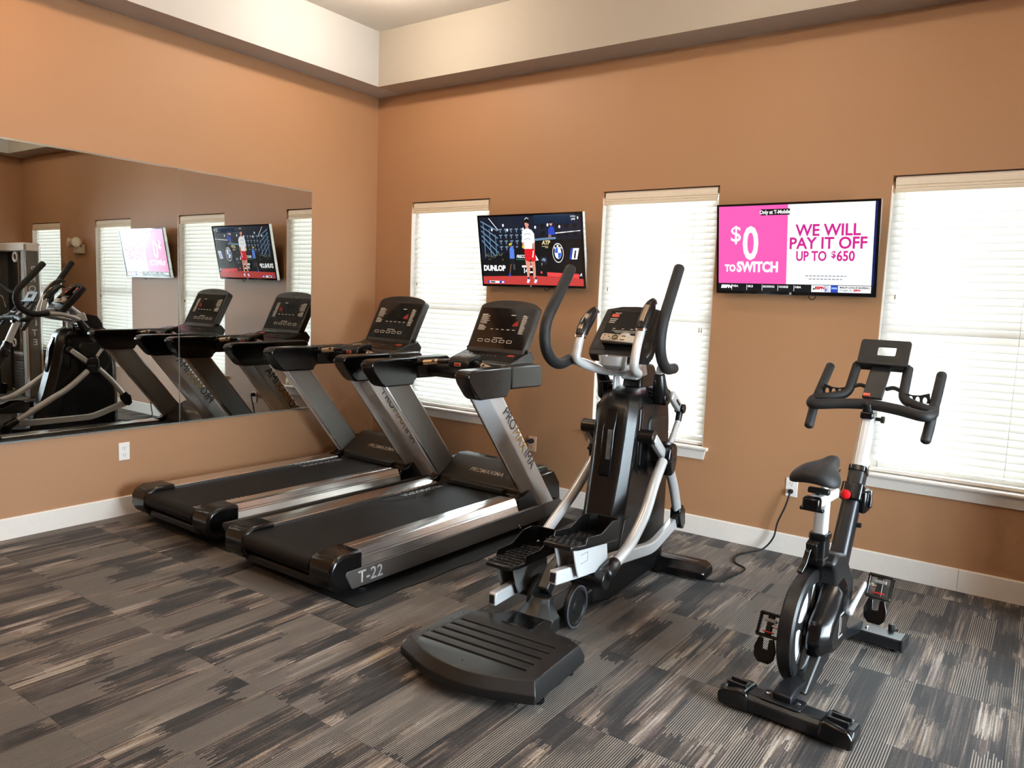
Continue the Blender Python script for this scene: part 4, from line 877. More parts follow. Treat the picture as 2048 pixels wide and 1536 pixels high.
    multi_text([('E-22', M_INKW)], 0.058, tower, (-0.1150, 0.600, 0.455), (0, -0.95, 0.0), (0, 0, 1), bold=0.0008, name='model_lettering')
    # neck and silver hub
    MB().loft([[(-0.055, 0.50, 1.03), (0.055, 0.50, 1.03), (0.06, 0.74, 1.03), (-0.06, 0.74, 1.03)], [(-0.052, 0.51, 1.10), (0.052, 0.51, 1.10), (0.06, 0.735, 1.10), (-0.06, 0.735, 1.10)], [(-0.045, 0.56, 1.195), (0.045, 0.56, 1.195), (0.050, 0.69, 1.175), (-0.050, 0.69, 1.175)]]).build('neck', M_BLACK, e, bevel=0.012)
    MB().tube([(0, 0.60, 1.12), (0, 0.52, 1.19), (0, 0.43, 1.26), (0, 0.40, 1.33)], 0.034, 16).build('console_mast', M_WHITEP, e)
    MB().loft([[(-0.050, 0.47, 1.10), (0.050, 0.47, 1.10), (0.055, 0.60, 1.12), (-0.055, 0.60, 1.12)], [(-0.046, 0.46, 1.17), (0.046, 0.46, 1.17), (0.050, 0.57, 1.21), (-0.050, 0.57, 1.21)]]).build('hub', M_WHITEP, e, bevel=0.012)
    # open tray below the console
    def tr(k, z, dy): return [(x * k, 0.255 + dy + y * k, z) for x, y in rrect(0, 0, 0.140, 0.100, 0.035, 4)]
    tray = MB().loft([tr(0.62, 1.165, 0.035), tr(0.90, 1.190, 0.01), tr(1.0, 1.236, 0.0)]).build('accessory_tray', M_WHITEP, e)
    bake(tray, [MB().loft([tr(0.70, 1.200, 0.006), tr(0.84, 1.260, 0.0)])])
    MB().add([(x * 0.76, 0.258 + y * 0.76, 1.2060) for x, y in rrect(0, 0, 0.140, 0.100, 0.035, 4)], [tuple(range(20))]).build('tray_liner', M_DARKHOLE, e, smooth=0)
    MB().box(-0.02, 0.02, 0.29, 0.46, 1.150, 1.185).build('tray_arm', M_WHITEP, e, bevel=0.006)
    # console
    CO = Vector((0, 0.315, 1.250)); U = Vector((0, 0.670, 0.742)).normalized(); Nn = Vector((0, -U.z, U.y))
    def cp(x, s, d=0.0): return tuple(CO + Vector((x, 0, 0)) + U * s + Nn * d)
    W = 0.172
    out = [(-W * 0.93, -0.022), (W * 0.93, -0.022), (W, 0.02), (W * 0.96, 0.292), (W * 0.5, 0.314), (0, 0.319), (-W * 0.5, 0.314), (-W * 0.96, 0.292), (-W, 0.02)]
    con = MB().loft([[cp(x * 0.95, s, -0.058) for x, s in out], [cp(x, s, -0.045) for x, s in out], [cp(x, s, 0.0) for x, s in out]]).build('console', M_BRONZE, e, bevel=0.006)
    def quad(name, x0, x1, s0, s1, mat, d=0.0010): return MB().loft([[cp(x, s, 0.0) for x, s in ((x0, s0), (x1, s0), (x1, s1), (x0, s1))], [cp(x, s, d) for x, s in ((x0, s0), (x1, s0), (x1, s1), (x0, s1))]]).build(name, mat, con, smooth=0)
    quad('display_panel', -0.132, 0.132, 0.120, 0.280, M_SCREENBLK); quad('key_panel', -0.155, 0.155, 0.012, 0.116, M_BLACK)
    for s in (-1, 1):
        for k in range(6): quad('speaker_slot', s * 0.147 - 0.009, s * 0.147 + 0.009, 0.175 + 0.016 * k, 0.181 + 0.016 * k, M_DARKHOLE)
    quad('heart_label', -0.118, -0.078, 0.236, 0.258, M_REDPAD, 0.0014)
    for k in range(3): quad('panel_text', -0.122, -0.090 + 0.006 * k, 0.196 + 0.012 * k, 0.201 + 0.012 * k, M_INKP, 0.0014)
    quad('panel_text', 0.058, 0.095, 0.262, 0.266, M_INKP, 0.0014); quad('panel_text', -0.105, -0.070, 0.262, 0.266, M_INKP, 0.0014)
    MB().add([cp(0.045, 0.195, 0.0014), cp(0.090, 0.195, 0.0014), cp(0.085, 0.228, 0.0014), cp(0.068, 0.216, 0.0014)], [(0, 1, 2, 3)]).build('led_profile', emis('red_led_bright', (215, 60, 40), 0.9), con, smooth=0)
    for k in range(4): quad('panel_text', -0.085 + 0.05 * k, -0.070 + 0.05 * k, 0.155, 0.159, M_INKP, 0.0014)
    for k in range(3): quad('panel_text', -0.085 + 0.012 * k, 0.080 - 0.012 * k, 0.143 - 0.007 * k, 0.1455 - 0.007 * k, M_INKP, 0.0014)
    for s in (-1, 1): quad('arrow_key', s * 0.138 - 0.011, s * 0.138 + 0.011, 0.040, 0.078, M_CHAR, 0.0014)
    MB().loft([[cp(x, s, 0.0) for x, s in ((-0.10, 0.040), (0.10, 0.040), (0.10, 0.056), (-0.10, 0.056))], [cp(x, s, 0.026) for x, s in ((-0.10, 0.036), (0.10, 0.036), (0.10, 0.048), (-0.10, 0.048))]]).build('reading_ledge', M_BLACKG, con, bevel=0.003)
    quad('brand_plate', -0.035, 0.035, 0.290, 0.303, M_DARKHOLE)
    # fixed pulse handles
    for s, pts, gp in ((1, [(0.03, 0.50, 1.14), (0.10, 0.35, 1.150), (0.128, 0.23, 1.190), (0.130, 0.245, 1.285), (0.130, 0.290, 1.375)], [(0.130, 0.290, 1.375), (0.130, 0.345, 1.440), (0.128, 0.395, 1.495)]),
                       (-1, [(-0.03, 0.50, 1.135), (-0.10, 0.33, 1.155), (-0.150, 0.17, 1.205), (-0.152, 0.165, 1.270), (-0.150, 0.185, 1.330)], [(-0.150, 0.185, 1.330), (-0.148, 0.220, 1.380), (-0.143, 0.285, 1.440)])):
        MB().tube(spline(pts, 6), 0.0225, 16).build('pulse_handle', M_WHITEP, e)
        g = MB().tube(spline(gp, 4), [0.029, 0.031, 0.033, 0.034, 0.034, 0.034, 0.033, 0.031, 0.027], 16).build('pulse_grip', M_BLACK, e)
        tip = Vector(gp[-1]); MB().tube([tip, tip + Vector((0, 0.03, 0.018)), tip + Vector((0, 0.075, 0.010))], [0.027, 0.020, 0.007], 12).build('grip_horn', M_BLACK, g)
        a, b = Vector(gp[0]).lerp(Vector(gp[1]), 0.35), Vector(gp[1]).lerp(Vector(gp[2]), 0.7); o_ = Vector((0.0, -0.0275, 0.0175))
        MB().bar(tuple(a + o_), tuple(b + o_), 0.022, 0.010, (0, -0.8, 0.5)).build('pulse_plate', M_STEEL, g, bevel=0.003)
        MB().lathe([(0.0305, -0.006), (0.0305, 0.006)], (0, 0, 0), 'z', 18).xf(Matrix.Translation(Vector(gp[0]))).build('grip_ring', M_CHROME, g)
    # bottle cage
    cg = empty('bottle_cage'); cg.parent = e
    MB().torus(0.040, 0.0055, (-0.115, 0.455, 1.085), 'z', 26, 8).build('cage_ring', M_BLACKG, cg)
    MB().lathe([(0.030, 0.985), (0.030, 0.992), (0.001, 0.993)], (-0.115, 0.455, 0), 'z', 20).build('cage_base', M_BLACKG, cg)
    for a in (200, 250, 300): MB().tube([(-0.115 + 0.040 * math.cos(math.radians(a)), 0.455 + 0.040 * math.sin(math.radians(a)), 1.085), (-0.115 + 0.030 * math.cos(math.radians(a)), 0.455 + 0.030 * math.sin(math.radians(a)), 0.988)], 0.0028, 6).build('cage_wire', M_BLACKG, cg)
    MB().sweepbox([(-0.075, 0.470, 1.085), (-0.055, 0.480, 1.02), (-0.060, 0.480, 0.985)], 0.030, 0.012, (0, 1, 0)).build('cage_back', M_BLACK, cg, bevel=0.003)
    br = MB().loft([[(-0.060, 0.40 + a, b) for a, b in ((0, 1.12), (0.05, 1.14), (0.07, 1.06), (0.05, 0.99), (0.0, 1.00))], [(-0.046, 0.40 + a, b) for a, b in ((0, 1.12), (0.05, 1.14), (0.07, 1.06), (0.05, 0.99), (0.0, 1.00))]]).build('cage_bracket', M_WHITEP, cg, bevel=0.003)
    # moving arms, rods, levers and pedals on both sides, at their own phase
    def side(s, g, P):
        x = lambda v: s * v
        MB().tube(spline([(x(a), b, c) for a, b, c in P['grip']], 6), 0.0275, 16).build('arm_grip', M_FOAM, e)
        MB().tube(spline([(x(a), b, c) for a, b, c in P['stem']], 5), 0.021, 14, round_ends=False).build('arm_tube', M_WHITEP, e)
        MB().tube([(x(a), b, c) for a, b, c in P['sleeve']], [0.028, 0.036, 0.048], 16).build('arm_sleeve', M_BLACK, e)
        y, z = P['boss']; cyl(MB(), (x(0.055), y, z), (x(0.195), y, z), 0.044, 22).build('arm_pivot', M_BLACKG, e, bevel=0.006)
        (y1, z1), (y2, z2) = P['rocker']
        rk = MB().bar((x(0.192), y1, z1), (x(0.192), y2, z2), 0.030, 0.052, (0, 0.5, 0.8)).build('rocker', M_WHITEP, e, bevel=0.008)
        m_ = Vector((x(0.208), (y1 * 0.45 + y2 * 0.55), (z1 * 0.45 + z2 * 0.55))); t_ = Vector((0, y2 - y1, z2 - z1)).normalized() * 0.030
        MB().bar(tuple(m_ - t_), tuple(m_ + t_), 0.003, 0.014, (0, 0.5, 0.8)).build('rocker_label', M_BLACKG, rk, smooth=0)
        cyl(MB(), (x(0.172), y2, z2), (x(0.224), y2, z2), 0.026, 18).build('rod_joint', M_BLACKG, e, bevel=0.004)
        (y3, z3), (y4, z4) = P['rod']
        MB().tube([(x(0.200), y2, z2), (x(0.200), y3, z3)], [0.020, 0.017], 12).build('rod_clevis', M_BLACK, e)
        MB().tube([(x(0.200), y3, z3), (x(0.198), y4, z4)], 0.0155, 12, round_ends=False).build('push_rod', M_WHITEP, e)
        # knee block and its pin on the tower
        yb, zb = P['block']
        blk = [(yb - 0.045, zb - 0.05), (yb - 0.055, zb + 0.02), (yb - 0.035, zb + 0.075), (yb + 0.035, zb + 0.085), (yb + 0.062, zb + 0.055), (yb + 0.060, zb - 0.03), (yb + 0.035, zb - 0.085), (yb - 0.015, zb - 0.095)]
        MB().prism(blk, 'x', min(x(0.140), x(0.240)), max(x(0.140), x(0.240))).build('knee_block', M_BLACKG, e, bevel=0.020, seg=3)
        MB().box(min(x(0.150), x(0.242)), max(x(0.150), x(0.242)), yb - 0.050, yb + 0.02, zb - 0.012, zb + 0.004).build('knee_groove', M_DARKHOLE, e, smooth=0)
        yp, zp = P['pin']
        cyl(MB(), (x(0.10), yp, zp), (x(0.205), yp, zp), 0.036, 20).build('crank_pin', M_BLACK, e, bevel=0.006)
        MB().bar((x(0.190), yp, zp), (x(0.190), yb, zb), 0.040, 0.050, (0, 0.6, 0.8)).build('crank_link', M_WHITEP, e, bevel=0.010)
        # lever down to the roller arm
        L = [(x(a), b, c) for a, b, c in P['lever']]
        MB().tube(fillet(L, 0.10, 6), 0.027, 18, round_ends=False).build('roller_lever', M_WHITEP, e)
        q = Vector(L[-1]); d = (q - Vector(L[-2])).normalized()
        MB().tube([q - d * 0.01, q + d * 0.085], [0.031, 0.037], 16).build('lever_sleeve', M_BLACK, e)
        w = q + d * 0.10
        cyl(MB(), (x(0.09), w.y, w.z - 0.02), (x(0.268), w.y, w.z - 0.02), 0.044, 20).build('roller_housing', M_BLACK, e, bevel=0.006)
        # forward rod to the foot link
        MB().tube(fillet([(x(a), b, c) for a, b, c in P['rod2']], 0.08, 5), 0.026, 16, round_ends=False).build('link_rod', M_WHITEP, e)
        j = P['rod2'][-1]
        MB().prism([(j[1] - 0.035, j[2] + 0.025), (j[1] + 0.01, j[2] + 0.045), (j[1] + 0.055, j[2] + 0.010), (j[1] + 0.070, j[2] - 0.075), (j[1] + 0.040, j[2] - 0.105), (j[1] - 0.005, j[2] - 0.085), (j[1] - 0.035, j[2] - 0.03)], 'x', min(x(0.165), x(0.225)), max(x(0.165), x(0.225))).build('link_joint', M_BLACKG, e, bevel=0.010)
        lk = MB().sweepbox(fillet([(x(a), b, c) for a, b, c in P['link']], 0.07, 4), 0.040, 0.060).build('foot_link', M_WHITEP, e, bevel=0.007)
        lr = Vector((x(P['link'][-1][0]), P['link'][-1][1], P['link'][-1][2])); ld = (lr - Vector((x(P['link'][-2][0]), P['link'][-2][1], P['link'][-2][2]))).normalized()
        MB().bar(tuple(lr), tuple(lr + ld * 0.004), 0.026, 0.038).build('end_plug', M_RUBBER, lk, smooth=0)
        # pedal tray: floor, walls and tread pad, on a silver bracket
        y0, z0, y1_, z1_ = P['pedal']; Lp = math.hypot(y1_ - y0, z1_ - z0); an = math.atan2(z1_ - z0, y1_ - y0); cx = x(0.172)
        M = Matrix.Translation((cx, y0, z0)) @ Matrix.Rotation(an, 4, 'X')
        pd = empty('pedal'); pd.parent = e
        h = 0.080
        flo = [(-h * 0.80, 0), (h * 0.80, 0), (h, 0.05), (h, Lp - 0.06), (h * 0.7, Lp), (-h * 0.7, Lp), (-h, Lp - 0.06), (-h, 0.05)]
        MB().prism(flo, 'z', -0.016, 0.004).xf(M).build('tray_floor', M_BLACK, pd, bevel=0.005)
        for t in (-1, 1):
            wl = [(0.10, -0.010), (0.115, 0.032), (Lp * 0.52, 0.034), (Lp * 0.72, 0.080), (Lp - 0.05, 0.084), (Lp - 0.05, -0.010)]
            MB().prism(wl, 'x', min(t * (h - 0.006), t * h), max(t * (h - 0.006), t * h)).xf(M).build('tray_wall', M_BLACK, pd, bevel=0.0025)
            MB().loft([[(t * (h - 0.004), Lp - 0.052, z) for z in (-0.01, 0.084)] + [(t * h, Lp - 0.052, z) for z in (0.084, -0.01)], [(t * (h * 0.7 - 0.004), Lp - 0.002, z) for z in (-0.01, 0.078)] + [(t * h * 0.7, Lp, z) for z in (0.078, -0.01)]]).xf(M).build('tray_wall', M_BLACK, pd)
        MB().box(-h * 0.7, h * 0.7, Lp - 0.006, Lp, -0.010, 0.078).xf(M).build('tray_wall', M_BLACK, pd, bevel=0.0025)
        tread = MB()
        for r in range(9):
            for c in range(5):
                xx = -0.054 + 0.027 * c + (0.007 if r % 2 else -0.007); yy = 0.035 + 0.036 * r
                if yy < Lp - 0.08: tread.prism([(xx - 0.013, yy), (xx, yy - 0.011), (xx + 0.013, yy), (xx, yy + 0.011)], 'z', 0.004, 0.0085)
        tread.xf(M).build('tread_pad', M_RUBBER, pd, smooth=0, kind='stuff')
        # bracket down to the link
        def link_z(y):
            pts = P['link']
            for a, b in zip(pts, pts[1:]):
                if min(a[1], b[1]) <= y <= max(a[1], b[1]): return a[2] + (b[2] - a[2]) * (y - a[1]) / (b[1] - a[1])
            return pts[-1][2]
        for t in (-1, 1):
            ya, yb_ = y0 + 0.055, y0 + Lp * 0.78; zt = lambda y: z0 + (y - y0) * math.tan(an) - 0.014
            bp_ = [(ya, zt(ya)), (yb_, zt(yb_)), (yb_ + 0.02, link_z(yb_) + 0.02), (yb_ - 0.10, link_z(yb_ - 0.10) - 0.012), (ya + 0.06, link_z(ya + 0.06) - 0.012), (ya + 0.035, link_z(ya) + 0.035)]
            MB().prism(bp_, 'x', min(cx + t * 0.040, cx + t * 0.048), max(cx + t * 0.040, cx + t * 0.048)).build('tray_bracket', M_WHITEP if s > 0 else M_GREYP, pd, bevel=0.003)
        yc = y0 + 0.16; zc = (z0 + (yc - y0) * math.tan(an) - 0.014 + link_z(yc)) / 2 + 0.008
        q = MB()
        for a, b, c_, d_ in ((-0.032, 0.032, 0.018, 0.020), (-0.032, 0.032, -0.020, -0.018), (0.030, 0.032, -0.02, 0.02)): q.box(min(cx + s * 0.0475, cx + s * 0.049), max(cx + s * 0.0475, cx + s * 0.049), yc + a, yc + b, zc + c_, zc + d_)
        q.build('bracket_mark', M_GREYP, pd, smooth=0)
    side(1, None, dict(
        grip=[(0.205, 0.560, 1.690), (0.205, 0.470, 1.555), (0.205, 0.385, 1.420), (0.205, 0.360, 1.310), (0.205, 0.395, 1.225), (0.205, 0.475, 1.175), (0.205, 0.570, 1.172)],
        stem=[(0.200, 0.50, 1.182), (0.172, 0.492, 1.188), (0.162, 0.490, 1.150), (0.160, 0.492, 1.125)],
        sleeve=[(0.160, 0.492, 1.138), (0.160, 0.505, 1.08), (0.158, 0.540, 1.02)], boss=(0.545, 1.020), rocker=((0.590, 1.030), (0.725, 0.945)), rod=((0.700, 0.880), (0.600, 0.760)),
        block=(0.560, 0.695), pin=(0.370, 0.830), lever=[(0.205, 0.490, 0.690), (0.228, 0.325, 0.600), (0.250, 0.185, 0.485), (0.252, 0.010, 0.372), (0.252, -0.165, 0.330)],
        rod2=[(0.205, 0.600, 0.630), (0.200, 0.700, 0.510), (0.195, 0.790, 0.355)], link=[(0.180, 0.845, 0.305), (0.178, 0.470, 0.228), (0.172, -0.583, 0.375)],
        pedal=(-0.560, 0.508, -0.075, 0.440)))
    side(-1, None, dict(
        grip=[(0.205, 0.150, 1.660), (0.205, 0.040, 1.530), (0.205, -0.066, 1.405), (0.205, -0.075, 1.300), (0.205, -0.020, 1.225), (0.205, 0.075, 1.190), (0.205, 0.180, 1.205)],
        stem=[(0.205, 0.15, 1.20), (0.195, 0.30, 1.190), (0.170, 0.44, 1.150), (0.160, 0.490, 1.110)],
        sleeve=[(0.160, 0.47, 1.128), (0.160, 0.505, 1.08), (0.158, 0.540, 1.02)], boss=(0.545, 1.020), rocker=((0.590, 1.010), (0.735, 1.000)), rod=((0.720, 0.940), (0.610, 0.78)),
        block=(0.560, 0.700), pin=(0.370, 0.850), lever=[(0.205, 0.520, 0.640), (0.220, 0.345, 0.490), (0.235, 0.060, 0.325), (0.240, -0.13, 0.215)],
        rod2=[(0.205, 0.620, 0.660), (0.200, 0.760, 0.520), (0.195, 0.870, 0.370)], link=[(0.180, 0.900, 0.300), (0.178, 0.560, 0.180), (0.172, -0.505, 0.172)],
        pedal=(-0.470, 0.318, -0.010, 0.300)))
    # grey roller wheels beside the pedestal
    for s in (-1, 1):
        w = MB().lathe([(0.001, s * 0.108), (0.030, s * 0.108), (0.034, s * 0.102), (0.072, s * 0.102), (0.078, s * 0.110), (0.100, s * 0.106), (0.102, s * 0.095), (0.098, s * 0.084), (0.001, s * 0.084)], (0, -0.215, 0.112), 'x', 36).build('roller_wheel', M_BLACKM, e)
        MB().torus(0.094, 0.006, (s * 0.104, -0.215, 0.112), 'x', 36, 8).build('wheel_rim', M_RIM, e)
    return e
ellip = make_elliptical()
tag(ellip, 'black and silver elliptical trainer with rear step platform, between treadmill and bike', 'elliptical')
# television remote resting on the console ledge
def make_remote():
    CO = Vector((0, 0.315, 1.250)); U = Vector((0, 0.670, 0.742)).normalized(); Nn = Vector((0, -U.z, U.y))
    RzM = Matrix.Translation((3.07, -1.6, 0)) @ Matrix.Rotation(math.radians(3), 4, 'Z')
    e = empty('remote_control'); e.matrix_world = RzM @ Matrix(((1, 0, 0, -0.012), (0, U.y, Nn.y, (CO + U * 0.081 + Nn * 0.0012).y), (0, U.z, Nn.z, (CO + U * 0.081 + Nn * 0.0012).z), (0, 0, 0, 1))) @ Matrix.Rotation(math.radians(-2.5), 4, 'Z')
    body = [(x, y) for x, y in rrect(0, 0, 0.215, 0.046, 0.010, 3)]
    MB().prism(body, 'z', 0.0, 0.020).build('casing', M_REMOTE, e, bevel=0.005, seg=2)
    def b(x, y, r, mat, nm='button'): MB().lathe([(r, 0.0195), (r, 0.0215), (r * 0.4, 0.0222)], (x, y, 0), 'z', 14).build(nm, mat, e)
    MB().torus(0.0135, 0.0028, (-0.028, 0, 0.0205), 'z', 24, 8).build('dial_ring', M_BLACKG, e); b(-0.028, 0, 0.006, M_INKG)
    for x, y in ((-0.062, 0.0), (-0.070, 0.012), (-0.052, -0.011), (-0.090, -0.010), (-0.090, 0.010), (-0.008, 0.012), (-0.008, -0.012)): b(x, y, 0.0035, M_BLACKG if abs(y) < 0.011 else M_INKG)
    for x in (0.010, 0.022):
        for y in (0.012, -0.012): MB().box(x - 0.004, x + 0.006, y - 0.0025, y + 0.0025, 0.0195, 0.0215).build('button', M_BLACKG, e, smooth=0)
    for r in range(3):
        for c in range(4): MB().box(0.040 + 0.012 * c, 0.048 + 0.012 * c, -0.014 + 0.0115 * r, -0.008 + 0.0115 * r, 0.0195, 0.0212).build('button', M_VALANCE, e, smooth=0)
    MB().box(0.092, 0.096, -0.012, 0.012, 0.0195, 0.0205).build('logo_print', M_INKB, e, smooth=0)
    return tag(e, 'cream television remote lying on the elliptical console ledge', 'remote')
make_remote()

# ================================================================== EXERCISE BIKE
def make_bike():
    e = empty('exercise_bike', (4.2, -1.5, 0), math.radians(-4))
    # rear stabiliser with moulded end covers
    def rs(x): return [(x, -0.535, 0.012), (x, -0.540, 0.058), (x, -0.520, 0.078), (x, -0.452, 0.078), (x, -0.435, 0.058), (x, -0.440, 0.012)]
    st = MB().loft([rs(-0.225), rs(0.258)]).build('rear_stabiliser', M_FRAMEB, e, bevel=0.006)
    for s, c in ((-1, -0.170), (1, 0.200)):
        cv = [(-0.058, 0.010), (-0.061, 0.052), (-0.040, 0.078), (0.034, 0.088), (0.056, 0.080), (0.062, 0.010)]
        if s > 0: cv = [(-a, b) for a, b in cv]
        MB().prism([(c + a, b) for a, b in cv], 'y', -0.546, -0.430).build('end_cover', M_BLACKG, e, bevel=0.012, seg=3)
        u = MB()
        for x0, x1, y0, y1 in ((c - 0.036, c + 0.036, -0.512, -0.502), (c - 0.036, c + 0.036, -0.474, -0.464), (c + s * -0.036 - 0.005, c + s * -0.036 + 0.005, -0.512, -0.464)): u.box(x0, x1, y0, y1, 0.080, 0.095)
        u.build('cover_handle', M_FRAMEB, e, bevel=0.003)
        MB().lathe([(0.020, 0.0), (0.020, 0.014), (0.008, 0.015)], (c + s * 0.02, -0.488, 0), 'z', 16).build('rubber_foot', M_RUBBER, e)
    MB().prism([(x, y) for x, y in rrect(0.0, -0.486, 0.150, 0.086, 0.012)], 'z', 0.077, 0.083).build('mount_plate', M_FRAMEB, e, bevel=0.002)
    for x in (-0.055, 0.055): MB().lathe([(0.008, 0.083), (0.008, 0.088), (0.003, 0.090)], (x, -0.486, 0), 'z', 10).build('bolt', M_CHROME, e)
    # frame: rear neck, body plates, front arm
    MB().sweepbox([(0.0, -0.505, 0.090), (0.0, -0.44, 0.104), (0.02, -0.35, 0.115)], 0.070, 0.038).build('rear_neck', M_FRAMEB, e, bevel=0.006)
    fork = [(-0.430, 0.100), (-0.400, 0.082), (-0.330, 0.085), (-0.130, 0.165), (-0.050, 0.190), (-0.045, 0.340), (-0.130, 0.350), (-0.250, 0.215)]
    MB().prism(fork, 'x', 0.020, 0.060).build('fork_plate', M_BLACKM, e, bevel=0.008)
    # flywheel
    fw = empty('flywheel'); fw.parent = e; fc = (0, -0.225, 0.277); xc = -0.028; R = 0.222
    MB().lathe([(R - 0.050, xc - 0.026), (R - 0.008, xc - 0.030), (R, xc - 0.022), (R, xc + 0.022), (R - 0.008, xc + 0.030), (R - 0.050, xc + 0.026), (R - 0.050, xc - 0.026)], fc, 'x', 64).build('rim', M_BLACKM, fw, smooth=35)
    MB().lathe([(0.001, xc + 0.012), (R - 0.048, xc + 0.012), (R - 0.048, xc - 0.012), (0.001, xc - 0.012)], fc, 'x', 48).build('disc', M_LGREY, fw)
    for k in range(5):
        a = math.radians(20 + 72 * k); q = []
        for r_, w_ in ((0.05, 0.022), (0.11, 0.010), (R - 0.048, 0.030)):
            q.append((r_, w_))
        pts = [(r_ * math.cos(a) - w_ * math.sin(a), r_ * math.sin(a) + w_ * math.cos(a)) for r_, w_ in q] + [(r_ * math.cos(a) + w_ * math.sin(a), r_ * math.sin(a) - w_ * math.cos(a)) for r_, w_ in q[::-1]]
        MB().prism([(fc[1] + p[0], fc[2] + p[1]) for p in pts], 'x', xc + 0.011, xc + 0.017).build('spoke', M_BLACKM, fw, bevel=0.002)
    MB().lathe([(0.060, xc + 0.010), (0.058, xc + 0.024), (0.001, xc + 0.026)], fc, 'x', 24).build('hub', M_BLACK, fw)
    # belt housing in the middle, drive cover on the right side of the wheel
    hs = [(-0.135, 0.205), (-0.150, 0.380), (-0.185, 0.500), (-0.230, 0.540), (-0.170, 0.575), (-0.060, 0.545), (0.010, 0.470), (0.070, 0.420), (0.080, 0.340), (0.060, 0.240), (-0.040, 0.185)]
    MB().prism(hs, 'x', -0.060, 0.066).build('drive_housing', M_BLACKM, e, bevel=0.014, seg=2)
    def dcr(x, k):
        q = [(-0.300, 0.190), (-0.325, 0.250), (-0.300, 0.325), (-0.215, 0.385), (-0.150, 0.470), (-0.060, 0.480), (-0.030, 0.400), (-0.035, 0.190), (-0.12, 0.165), (-0.22, 0.165)]
        return [(x, -0.165 + (a + 0.165) * k, 0.290 + (b - 0.290) * k) for a, b in q]
    cov = MB().loft([dcr(0.008, 1.0), dcr(0.052, 0.97), dcr(0.092, 0.70)]).build('drive_cover', M_BLACKG, e, bevel=0.010, seg=2)
    mk = MB()
    for y0, y1, z0, z1 in ((-0.190, -0.140, 0.245, 0.252), (-0.190, -0.140, 0.335, 0.342), (-0.190, -0.184, 0.245, 0.342), (-0.170, -0.166, 0.265, 0.325)): mk.box(0.0912, 0.0930, y0, y1, z0, z1)
    mk.build('cover_mark', M_INKS, cov, smooth=0)
    MB().sweepbox([(0.0, 0.02, 0.215), (0.0, 0.20, 0.120), (0.0, 0.44, 0.075)], 0.060, 0.050).build('front_arm', M_FRAMEB, e, bevel=0.006)
    MB().loft([[(-0.205, 0.40, 0.022), (-0.205, 0.40, 0.072), (-0.205, 0.50, 0.072), (-0.205, 0.50, 0.022)], [(0.205, 0.40, 0.022), (0.205, 0.40, 0.072), (0.205, 0.50, 0.072), (0.205, 0.50, 0.022)]]).build('front_stabiliser', M_FRAMEB, e, bevel=0.006)
    for s in (-1, 1):
        MB().box(min(s * 0.195, s * 0.210), max(s * 0.195, s * 0.210), 0.397, 0.503, 0.018, 0.074).build('end_cap', M_RUBBER, e, bevel=0.005)
        MB().lathe([(0.018, 0.0), (0.018, 0.02), (0.008, 0.023)], (s * 0.17, 0.45, 0), 'z', 14).build('rubber_foot', M_RUBBER, e)
        MB().lathe([(0.030, -0.009), (0.030, 0.009)], (s * 0.145, 0.522, 0.046), 'x', 20).build('transport_wheel', M_BLACKM, e)
        MB().lathe([(0.011, 0.07), (0.014, 0.085), (0.012, 0.100), (0.004, 0.103)], (s * 0.135, 0.500, 0), 'z', 12).build('level_knob', M_BLACKM, e)
    MB().lathe([(0.008, 0.072), (0.008, 0.077), (0.003, 0.079)], (0.045, 0.45, 0), 'z', 10).build('bolt', M_CHROME, e)
    # crank and pedals with toe cages
    cy, cz = -0.060, 0.312
    MB().lathe([(0.030, 0.060), (0.030, 0.080), (0.012, 0.084)], (0, cy, cz), 'x', 20).build('crank_cap', M_BLACKM, e)
    for s, (py, pz) in ((1, (0.090, 0.395)), (-1, (-0.225, 0.232))):
        a = Vector((s * 0.090, cy, cz)); b = Vector((s * 0.105, py, pz))
        MB().tube([a, a.lerp(b, 0.5), b], [0.015, 0.011, 0.010], 12, up=(1, 0, 0)).build('crank_arm', M_WHITEP, e)
        p = empty('pedal'); p.parent = e; cx = s * 0.160; tl = Matrix.Translation((cx, py, pz)) @ Matrix.Rotation(math.radians(62), 4, 'X')
        fr = MB()
        fr.box(-0.046, 0.046, -0.050, -0.040, -0.010, 0.010).box(-0.046, 0.046, 0.040, 0.050, -0.010, 0.010).box(-0.046, -0.037, -0.04, 0.04, -0.010, 0.010).box(0.037, 0.046, -0.04, 0.04, -0.010, 0.010)
        fr.xf(tl).build('pedal_frame', M_BLACKG, p, bevel=0.003)
        MB().box(-0.013, 0.013, -0.040, 0.040, -0.008, 0.008).xf(tl).build('pedal_core', M_BLACKG, p, bevel=0.004)
        MB().box(-0.022, 0.022, -0.030, -0.025, -0.0105, 0.0105).xf(tl).build('clip', M_RED, p, bevel=0.002); MB().box(-0.024, 0.024, 0.012, 0.026, -0.0095, 0.0095).xf(tl).build('clip', M_GREYP, p, bevel=0.002)
        MB().tube([(s * 0.095, py, pz), (cx, py, pz)], 0.008, 10).build('spindle', M_CHROME, p)
        cg = [(x, z) for x, z in ((-0.030, 0.0), (-0.044, -0.045), (-0.040, -0.080), (-0.022, -0.100), (0.022, -0.100), (0.040, -0.080), (0.044, -0.045), (0.030, 0.0), (0.012, -0.005), (0.010, -0.045), (-0.010, -0.045), (-0.012, -0.005))]
        MB().prism(cg, 'y', -0.006, 0.006).xf(Matrix.Translation((cx, py - 0.028, pz - 0.042)) @ Matrix.Rotation(math.radians(-12), 4, 'X')).build('toe_cage', M_BLACKG, p, bevel=0.003)
    # seat post, slider and saddle
    MB().prism(rrect(0, -0.212, 0.062, 0.070, 0.012), 'z', 0.53, 0.640).build('seat_socket', M_BLACK, e, bevel=0.003)
